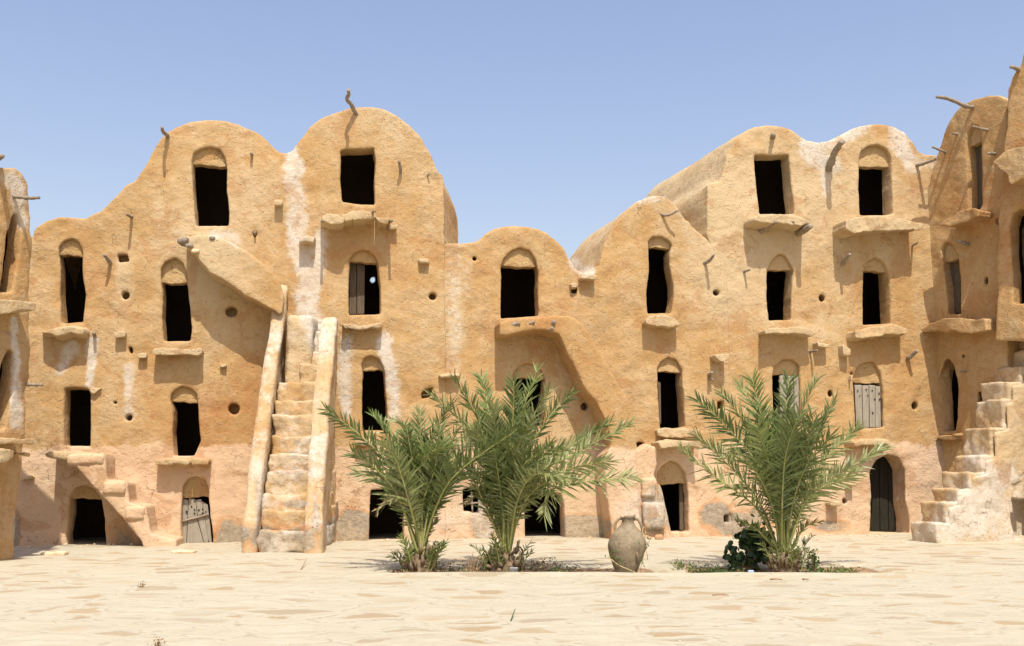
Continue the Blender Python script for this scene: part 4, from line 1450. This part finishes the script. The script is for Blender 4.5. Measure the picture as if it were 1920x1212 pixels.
palm(948, 16.2, [
    ([(920, 880), (866, 792), (806, 740)], .3, dict(lmax=.38)), ([(926, 883), (892, 778), (850, 710)], -.2, dict(lmax=.42)), ([(935, 880), (915, 765), (902, 706)], .5, dict(lmax=.34, **Y_)),
    ([(957, 869), (984, 758), (1008, 695)], .2, dict(lmax=.40, **Y_)), ([(950, 900), (962, 781), (963, 716)], -.5, dict(lmax=.40)), ([(962, 883), (998, 785), (1032, 730)], -.2, dict(lmax=.42)),
    ([(975, 880), (1028, 785), (1076, 736)], .4, dict(lmax=.40)), ([(985, 890), (1078, 832), (1146, 791)], .1, dict(lmax=.36)), ([(985, 910), (1080, 850), (1182, 796)], -.5, dict(lmax=.34)),
    ([(980, 955), (1050, 913), (1190, 893)], -.5, dict(lmax=.40)), ([(975, 930), (1067, 880), (1143, 865)], -.9, dict(lmax=.42)), ([(985, 940), (1030, 905), (1020, 968)], -.9, dict(lmax=.36)),
    ([(915, 960), (885, 900), (858, 900)], -.3, dict(lmax=.34)), ([(968, 900), (1010, 850), (1050, 842)], -1.1, dict(lmax=.44)), ([(935, 890), (900, 820), (868, 800)], -.8, dict(lmax=.42)),
    ([(945, 900), (930, 820), (925, 760)], -.9, dict(lmax=.42)), ([(955, 900), (975, 830), (990, 800)], -1.0, dict(lmax=.44)), ([(970, 940), (1005, 890), (1065, 900)], -1.2, dict(lmax=.42)),
    ([(920, 970), (900, 930), (870, 945)], .2, dict(lmax=.22, mat=M_leaf_dry))],
    'largest date palm with fronds reaching far right, behind a grey plant label', 5, r=.24, fill=20)
palm(1470, 16.2, [
    ([(1420, 955), (1342, 895), (1277, 843)], -.2, dict(lmax=.36)), ([(1425, 945), (1369, 875), (1306, 818)], .3, dict(lmax=.40)), ([(1430, 890), (1366, 805), (1307, 750)], -.3, dict(lmax=.40)),
    ([(1440, 890), (1399, 799), (1353, 736)], .3, dict(lmax=.40)), ([(1452, 900), (1432, 805), (1411, 712)], -.2, dict(lmax=.42, **Y_)), ([(1470, 890), (1472, 789), (1480, 707)], .3, dict(lmax=.40)),
    ([(1478, 880), (1500, 782), (1532, 712)], -.2, dict(lmax=.40)), ([(1490, 900), (1534, 809), (1568, 747)], .3, dict(lmax=.40)), ([(1505, 921), (1557, 852), (1611, 800)], -.2, dict(lmax=.38)),
    ([(1515, 935), (1593, 878), (1657, 838)], .2, dict(lmax=.34)), ([(1510, 940), (1541, 915), (1604, 890)], -.8, dict(lmax=.42)), ([(1466, 960), (1472, 860), (1494, 785)], -1.2, dict(lmax=.48)),
    ([(1450, 930), (1425, 800), (1386, 718)], .6, dict(lmax=.38)), ([(1440, 1015), (1415, 990), (1383, 975)], -.3, dict(lmax=.24)), ([(1500, 1000), (1515, 985), (1537, 978)], -.2, dict(lmax=.20)),
    ([(1445, 940), (1405, 870), (1360, 850)], -1.1, dict(lmax=.46)), ([(1490, 930), (1520, 860), (1556, 820)], -1.1, dict(lmax=.46)), ([(1455, 920), (1435, 850), (1420, 800)], -1.0, dict(lmax=.46, **Y_)),
    ([(1480, 920), (1510, 850), (1525, 790)], -.9, dict(lmax=.44))],
    'date palm standing alone on the right with a dark bush at its foot', 8, r=.22, fill=20)


# ------------------------------------------------------------------ leafy small plants
M_bush = leaf_mat('bush_leaf', (.024, .052, .014), (.060, .115, .032), .5, .1)
M_weed = leaf_mat('weed_leaf', (.06, .13, .02), (.16, .24, .06), .55, .25)
M_dry = simple('dry_stem', (.22, .14, .07), (.36, .25, .13), 20, rough=.9)


def leaves(g, C, rs, size, n, spread, mi=0, round_=False):
    for _ in range(n):
        c = C + rs.normal(0, 1, 3) * spread
        d = unit(rs.normal(0, 1, 3) + np.array([0, -.2, .5]))
        s = unit(np.cross(d, rs.normal(0, 1, 3)))
        l = size * rs.uniform(.6, 1.3)
        w = l * (.48 if round_ else .26)
        if round_:
            a = np.linspace(0, 2 * math.pi, 8)[:-1]
            V = c + np.cos(a)[:, None] * d * l * .5 + np.sin(a)[:, None] * s * w
            nrm = np.cross(d, s)
            V = np.vstack([V, (c - nrm * l * .10)[None]])
            g.add(V, [(i, (i + 1) % 7, 7) for i in range(7)], mi)
        else:
            g.add(np.array([c, c + d * l * .5 - s * w, c + d * l, c + d * l * .5 + s * w]), [(0, 1, 2, 3)], mi)


def gpt(px, py):
    p = on_ground(px, py)
    p[2] = ground_z(np.array([p[0]]), np.array([p[1]]))[0][0]
    return p


rs = np.random.default_rng(21)
# dark bush behind the single palm's stump
bp_ = at_depth(np.array(1405.0), np.array(1060.0), 16.55)
bp_[2] = -.05
bush = thing('bush', 'low dark green round-leaved bush beside the stump of the single palm', 'bush', bp_)
g, gs = Geo(), Geo()
for i in range(34):
    q = at_depth(np.array(rs.uniform(1372, 1446)), np.array(rs.uniform(985, 1056)), 16.55 + rs.uniform(-.22, .22))
    lim = 985 + abs(1418 - project(q)[0]) * .75
    if project(q)[1] < lim:
        continue
    leaves(g, q, rs, .095, 26, .075, 0, True)
    V, F = tube(np.array([bp_ + np.array([rs.normal(0, .05), rs.normal(0, .05), .03]), (bp_ + q) / 2 + np.array([0, 0, .04]), q]), np.array([.012, .009, .005]), 5, .1)
    gs.add(V, F)
link('foliage', g, M_bush, bush)
link('stem', gs, M_dry, bush)
# low weeds in the beds
def ground_cover(x0, x1, y0, y1, n, label, dry):
    g = Geo()
    for i in range(n):
        p = gpt(rs.uniform(x0, x1), rs.uniform(y0, y1))
        hgt = rs.uniform(.03, .11)
        leaves(g, p + np.array([0, 0, hgt * .5]), rs, .045, 10, np.array([.06, .05, hgt * .35]), 0 if rs.random() > dry else 1)
        for _ in range(3):
            e = p + np.array([rs.normal(0, .05), rs.normal(0, .05), hgt * rs.uniform(.7, 1.4)])
            w = rs.normal(0, 1, 3) * .004
            g.add(np.array([p - w, p + w, e]), [(0, 1, 2)], 1)
    o = link('ground_cover', g, [M_weed, M_dry], loc=gpt((x0 + x1) / 2, (y0 + y1) / 2), label=label, cat='weeds', kind='stuff')
ground_cover(738, 1075, 1058, 1074, 230, 'patchy green and brown weeds round the feet of the twin palms', .5)
ground_cover(1270, 1392, 1060, 1070, 90, 'green weeds left of the single palm', .12)
ground_cover(1518, 1606, 1062, 1070, 62, 'green weeds right of the single palm', .15)


def weed(name, px, py, label, height, n, dry, lsize=.05, spread=.16):
    p = gpt(px, py)
    root = thing(name, label, 'weed', p)
    g, gl = Geo(), Geo()
    for i in range(n):
        a = rs.uniform(0, 2 * math.pi)
        e = p + np.array([math.cos(a) * spread * rs.uniform(.3, 1), math.sin(a) * spread * rs.uniform(.3, 1), height * rs.uniform(.6, 1.05)])
        m = (p + e) / 2 + rs.normal(0, .02, 3)
        S = spline(np.array([p, m, e]), 7)
        V, F = tube(S, np.linspace(.007, .003, 7), 5, .1)
        g.add(V, F)
        for q in S[2:]:
            leaves(gl, q, rs, lsize, 3, .022)
    link('stem', g, M_dry, root)
    link('foliage', gl, M_dry if dry else M_weed, root)


weed('dry_weed', 888, 1070, 'brown dry weed with thin bare stems between the twin palms', .36, 11, True, .030, .22)
weed('weed', 912, 1066, 'small yellow-green weed leaning against the largest palm', .34, 6, False, .07, .12)
weed('weed', 1525, 1066, 'thin green weed with tiny red tips right of the single palm', .40, 8, False, .06, .12)


def sprout(px, py, label, seed):
    p = gpt(px, py)
    rq = np.random.default_rng(seed)
    root = thing('palm_seedling', label, 'seedling', p)
    for i in range(3):
        a = rq.uniform(2.2, 4.0)
        e = p + np.array([math.cos(a) * .14 - .04 * i, -.03, .34 - .05 * i])
        frond(root, [p, (p + e) / 2 + np.array([.03, 0, .04]), e], rq, lmax=.14, start=.3, wid=.011, r0=.009, mat=M_leaf_y, pairs=9)


sprout(757, 1062, 'tiny palm seedling at the left foot of the left palm', 4)

# ------------------------------------------------------------------ clay jar
M_clay = simple('old_clay', (.165, .125, .075), (.30, .245, .16), 5, (1, 1, 1.4), .9, .6, .015, dark=(.115, .08, .05))
M_lug = simple('lug_clay', (.16, .11, .07), (.24, .18, .12), 9, rough=.9)  # slightly darker clay colour, used on the lug
JD = 15.75
def jar_xyz(px, py, d=JD):
    return at_depth(np.array(float(px)), np.array(float(py)), d)
jb = jar_xyz(1174.5, 1078)
jar = thing('clay_jar', 'big weathered two-handled clay jar standing between the palms', 'jar', (jb[0], jb[1], jb[2]))
prof = [(1078, 19.5), (1070, 22), (1060, 25.5), (1050, 29.5), (1040, 33), (1030, 35.5), (1020, 36.3), (1012, 34.5), (1004, 30.5), (997, 25), (990, 18.5), (985, 13.5), (979, 10.8), (974, 10.5), (971, 13), (968, 15.2)]
ys = np.array([p[0] for p in prof], float)
rr = np.array([p[1] for p in prof], float)
yq = np.linspace(1078, 968, 56)
rq = np.interp(-yq, -ys, rr)
rq = np.convolve(np.pad(rq, 2, 'edge'), np.ones(5) / 5, 'valid')
sc_ = JD / FPX * .975
V = []
NS = 48
for y, r_ in zip(yq, rq):
    k = (1078 - y) / 110
    c = jar_xyz(1174.5 + 3.2 * k, y)
    for j in range(NS):
        a = j * 2 * math.pi / NS
        z = c[2]
        if y < 970:
            z += .014 * math.sin(a * 2 + .6) + .010 * math.sin(a * 5) - (.03 if .55 < (a / 6.28) < .66 else 0)
        V.append((c[0] + r_ * sc_ * math.cos(a), c[1] + r_ * sc_ * math.sin(a), z))
V = np.array(V)
cx = jb[:2]
V[:, :2] += unit(V[:, :2] - cx) * (.010 * vnoise(V, .2, 51) + .004 * vnoise(V, .06, 52))[:, None]
F = []
n = len(yq)
for i in range(n - 1):
    F += strip(list(range(i * NS, i * NS + NS)), list(range(i * NS + NS, i * NS + 2 * NS)))
# inside of the neck, closed low down
base_in = len(V)
top = V[(n - 1) * NS:]
cen = top.mean(0)
inn = [top]
for dz, sc in ((-.02, .78), (-.10, .60), (-.20, 1.2), (-.35, 1.6)):
    Q = cen + (top - cen) * np.array([sc, sc, 0]) + np.array([0, 0, dz])
    inn.append(Q)
V = np.vstack([V] + inn[1:] + [cen[None] + np.array([0, 0, -.5])])
R0 = list(range((n - 1) * NS, n * NS))
for k in range(4):
    R1 = list(range(base_in + k * NS, base_in + k * NS + NS))
    F += strip(R0, R1)
    R0 = R1
F += [(R0[j], R0[(j + 1) % NS], len(V) - 1) for j in range(NS)]
g = Geo().add(V, F)
link('body', g, M_clay, jar)
for pts in ([(1169, 974), (1161, 973), (1155, 980), (1153, 990), (1155, 999)], [(1188, 974), (1195, 974), (1200, 981), (1204, 992), (1204, 1000)]):
    P = spline(np.array([jar_xyz(x, y) for x, y in pts]), 14)
    Vt, Ft = tube(P, .021, 8, .12)
    link('handle', Geo().add(Vt, Ft), M_clay, jar)
P = spline(np.array([jar_xyz(1194, 1033, JD - .20), jar_xyz(1194.5, 1042, JD - .245), jar_xyz(1194, 1055, JD - .19)]), 8)
Vt, Ft = tube(P, .022, 8, .12)
link('lug', Geo().add(Vt, Ft), M_lug, jar)
# vine climbing round it
vin = thing('vine', 'thin yellow vine with a few leaves trailing over the clay jar', 'vine', (jb[0] + .15, jb[1] - .3, jb[2]))
g, gl = Geo(), Geo()
for pts in ([(1198, 1077, -.20), (1180, 1069, -.27), (1160, 1060, -.28), (1147, 1050, -.22), (1140, 1044, -.12)], [(1200, 1077, -.12), (1204, 1055, -.16), (1208, 1040, -.2), (1213, 1028, -.1), (1218, 1013, -.05), (1214, 1005, 0)],
            [(1213, 1028, -.1), (1205, 1000, -.1), (1207, 989, -.05), (1211, 994, 0), (1209, 1004, 0)], [(1212, 1034, -.1), (1214, 1042, -.08), (1214, 1050, -.05)]):
    S = spline(np.array([jar_xyz(x, y, JD + d) for x, y, d in pts]), 16)
    Vt, Ft = tube(S, .0075 if pts[0][0] == 1198 else .005, 5, .1)
    g.add(Vt, Ft)
for x, y, d, k in ((1148, 1037, -.25, 9), (1141, 1044, -.14, 4), (1161, 1053, -.33, 8), (1217, 1011, -.08, 6), (1212, 1020, -.15, 7), (1200, 1026, -.3, 4), (1203, 1058, -.22, 7), (1207, 1067, -.15, 3), (1162, 1077, -.3, 8)):
    leaves(gl, jar_xyz(x, y, JD + d), rs, .045, k, .022)
link('stem', g, simple('vine_stem', (.42, .32, .14), (.55, .44, .22), 20, rough=.7), vin)
link('foliage', gl, M_weed, vin)

# ------------------------------------------------------------------ small things on the ground
M_plate = simple('dull_metal', (.26, .27, .27), (.44, .45, .44), 30, rough=.45, bump=.2)
pp = at_depth(np.array(963.0), np.array(1077.0), 15.55)
lab = thing('plant_label', 'small grey metal plant label standing at the foot of the largest palm', 'plant label', pp)
ax_ = np.array([[1, .15, 0], [-.15 * .9, .9, .43], [.06, -.43, .9]])
ax_ = unit(ax_)
V, F = block(pp + np.array([0, 0, .055]), ax_, (.062, .006, .052), R=.005, res=.02, amp=.002)
link('plate', Geo().add(V, F), M_plate, lab)
V, F = tube(np.array([pp + np.array([0, .03, -.06]), pp + np.array([0, .02, .04])]), .008, 6)
link('stake', Geo().add(V, F), M_wood, lab)


def small(name, label, cat, pts, r, mat, seed=0, group=None):
    P = np.array([gpt(x, y) + np.array([0, 0, r + dz]) for x, y, dz in pts])
    V, F = tube(spline(P, 8), r * np.linspace(1.1, .7, 8), 6, .25, seed)
    return link(name, Geo().add(V, F), mat, loc=P[0], label=label, cat=cat, group=group)


M_red = simple('red_twig', (.26, .13, .06), (.36, .20, .10), 14)
small('twig', 'longer reddish twig on the paving in front of the single palm', 'twig', [(1444, 1087, 0), (1455, 1088, .01), (1466, 1087.5, 0)], .010, M_red)
small('twig', 'short reddish twig right of the longer one on the paving', 'twig', [(1505, 1088, 0), (1510, 1088.5, .005), (1516, 1088, 0)], .010, M_red)
small('twig', 'brown twig lying on the paving left below the single palm', 'twig', [(1336, 1117.5, 0), (1350, 1117, .006), (1366, 1118, 0)], .007, M_red)
small('grass_sprig', 'small green sprig on the paving below the largest palm', 'sprig', [(958, 1167, 0), (962, 1160, .03), (966, 1157, .07)], .006, M_weed)
small('grass_sprig', 'thin dry sprig on the paving in front of the wide steps', 'sprig', [(564, 1068, 0), (569, 1063, .03), (574, 1058, .07)], .007, M_dry)
weed('weed', 296, 1211, 'brown weed cut by the lower edge of the picture', .04, 4, True, .022, .035)
weed('dry_tuft', 268, 1102, 'very small dry tuft on the open paving at the left', .03, 4, True, .022, .035)
cp = gpt(1406, 1067)
V, F = block(cp + np.array([0, -.05, .05]), np.eye(3), (.045, .03, .02), R=.015, res=.02, amp=.015)
link('plastic_scrap', Geo().add(V, F), simple('blue_plastic', (.20, .36, .55), (.45, .55, .65), 20, rough=.4), loc=cp, label='crumpled pale blue plastic scrap among weeds by the dark bush', cat='litter')
cp = gpt(1235, 1012)
V, F = block(cp + np.array([0, 0, .03]), np.eye(3), (.09, .07, .07), R=.06, res=.03, amp=.02)
link('stone', Geo().add(V, F), simple('red_stone', (.36, .20, .10), (.48, .29, .16), 10), loc=cp, label='small round reddish stone on the paving near the pink steps', cat='stone')
for k, (x, y, lab_) in enumerate(((102, 1040, 'flat pale stone slab by the low corner steps'), (345, 1037, 'flat pale stone slab before the old plank door'))):
    cp = gpt(x, y)
    V, F = block(cp + np.array([0, 0, .02]), np.eye(3), (.22, .12, .04), R=.03, res=.05, amp=.02, seed=k)
    link('stone_slab', Geo().add(V, F), M_stone, loc=cp, label=lab_, cat='stone')


# loose pebbles and crumbs of plaster on the paving
rp = np.random.default_rng(77)
g = Geo()
for i in range(260):
    if i < 150:
        x, y = rp.uniform(40, 1900), 0
        p = on_ground(x, 1040)
        yy = wall_y(p[0] * 1.25) - rp.exponential(.35) - .12
        p = np.array([p[0] * 1.25, yy, 0])
        sz = rp.uniform(.008, .035)
    else:
        p = on_ground(rp.uniform(20, 1900), rp.uniform(1045, 1210))
        sz = rp.uniform(.004, .013)
    p[2] = ground_z(np.array([p[0]]), np.array([p[1]]))[0][0] + sz * .4
    V, F = block(p, np.eye(3), np.array([1, .8, .6]) * sz, R=sz * .5, res=sz * .7, amp=sz * .35, seed=i)
    g.add(V, F)
link('pebbles', g, M_stone, loc=(0, 20, 0), label='loose pebbles and plaster crumbs scattered over the paving', cat='pebbles', kind='stuff')
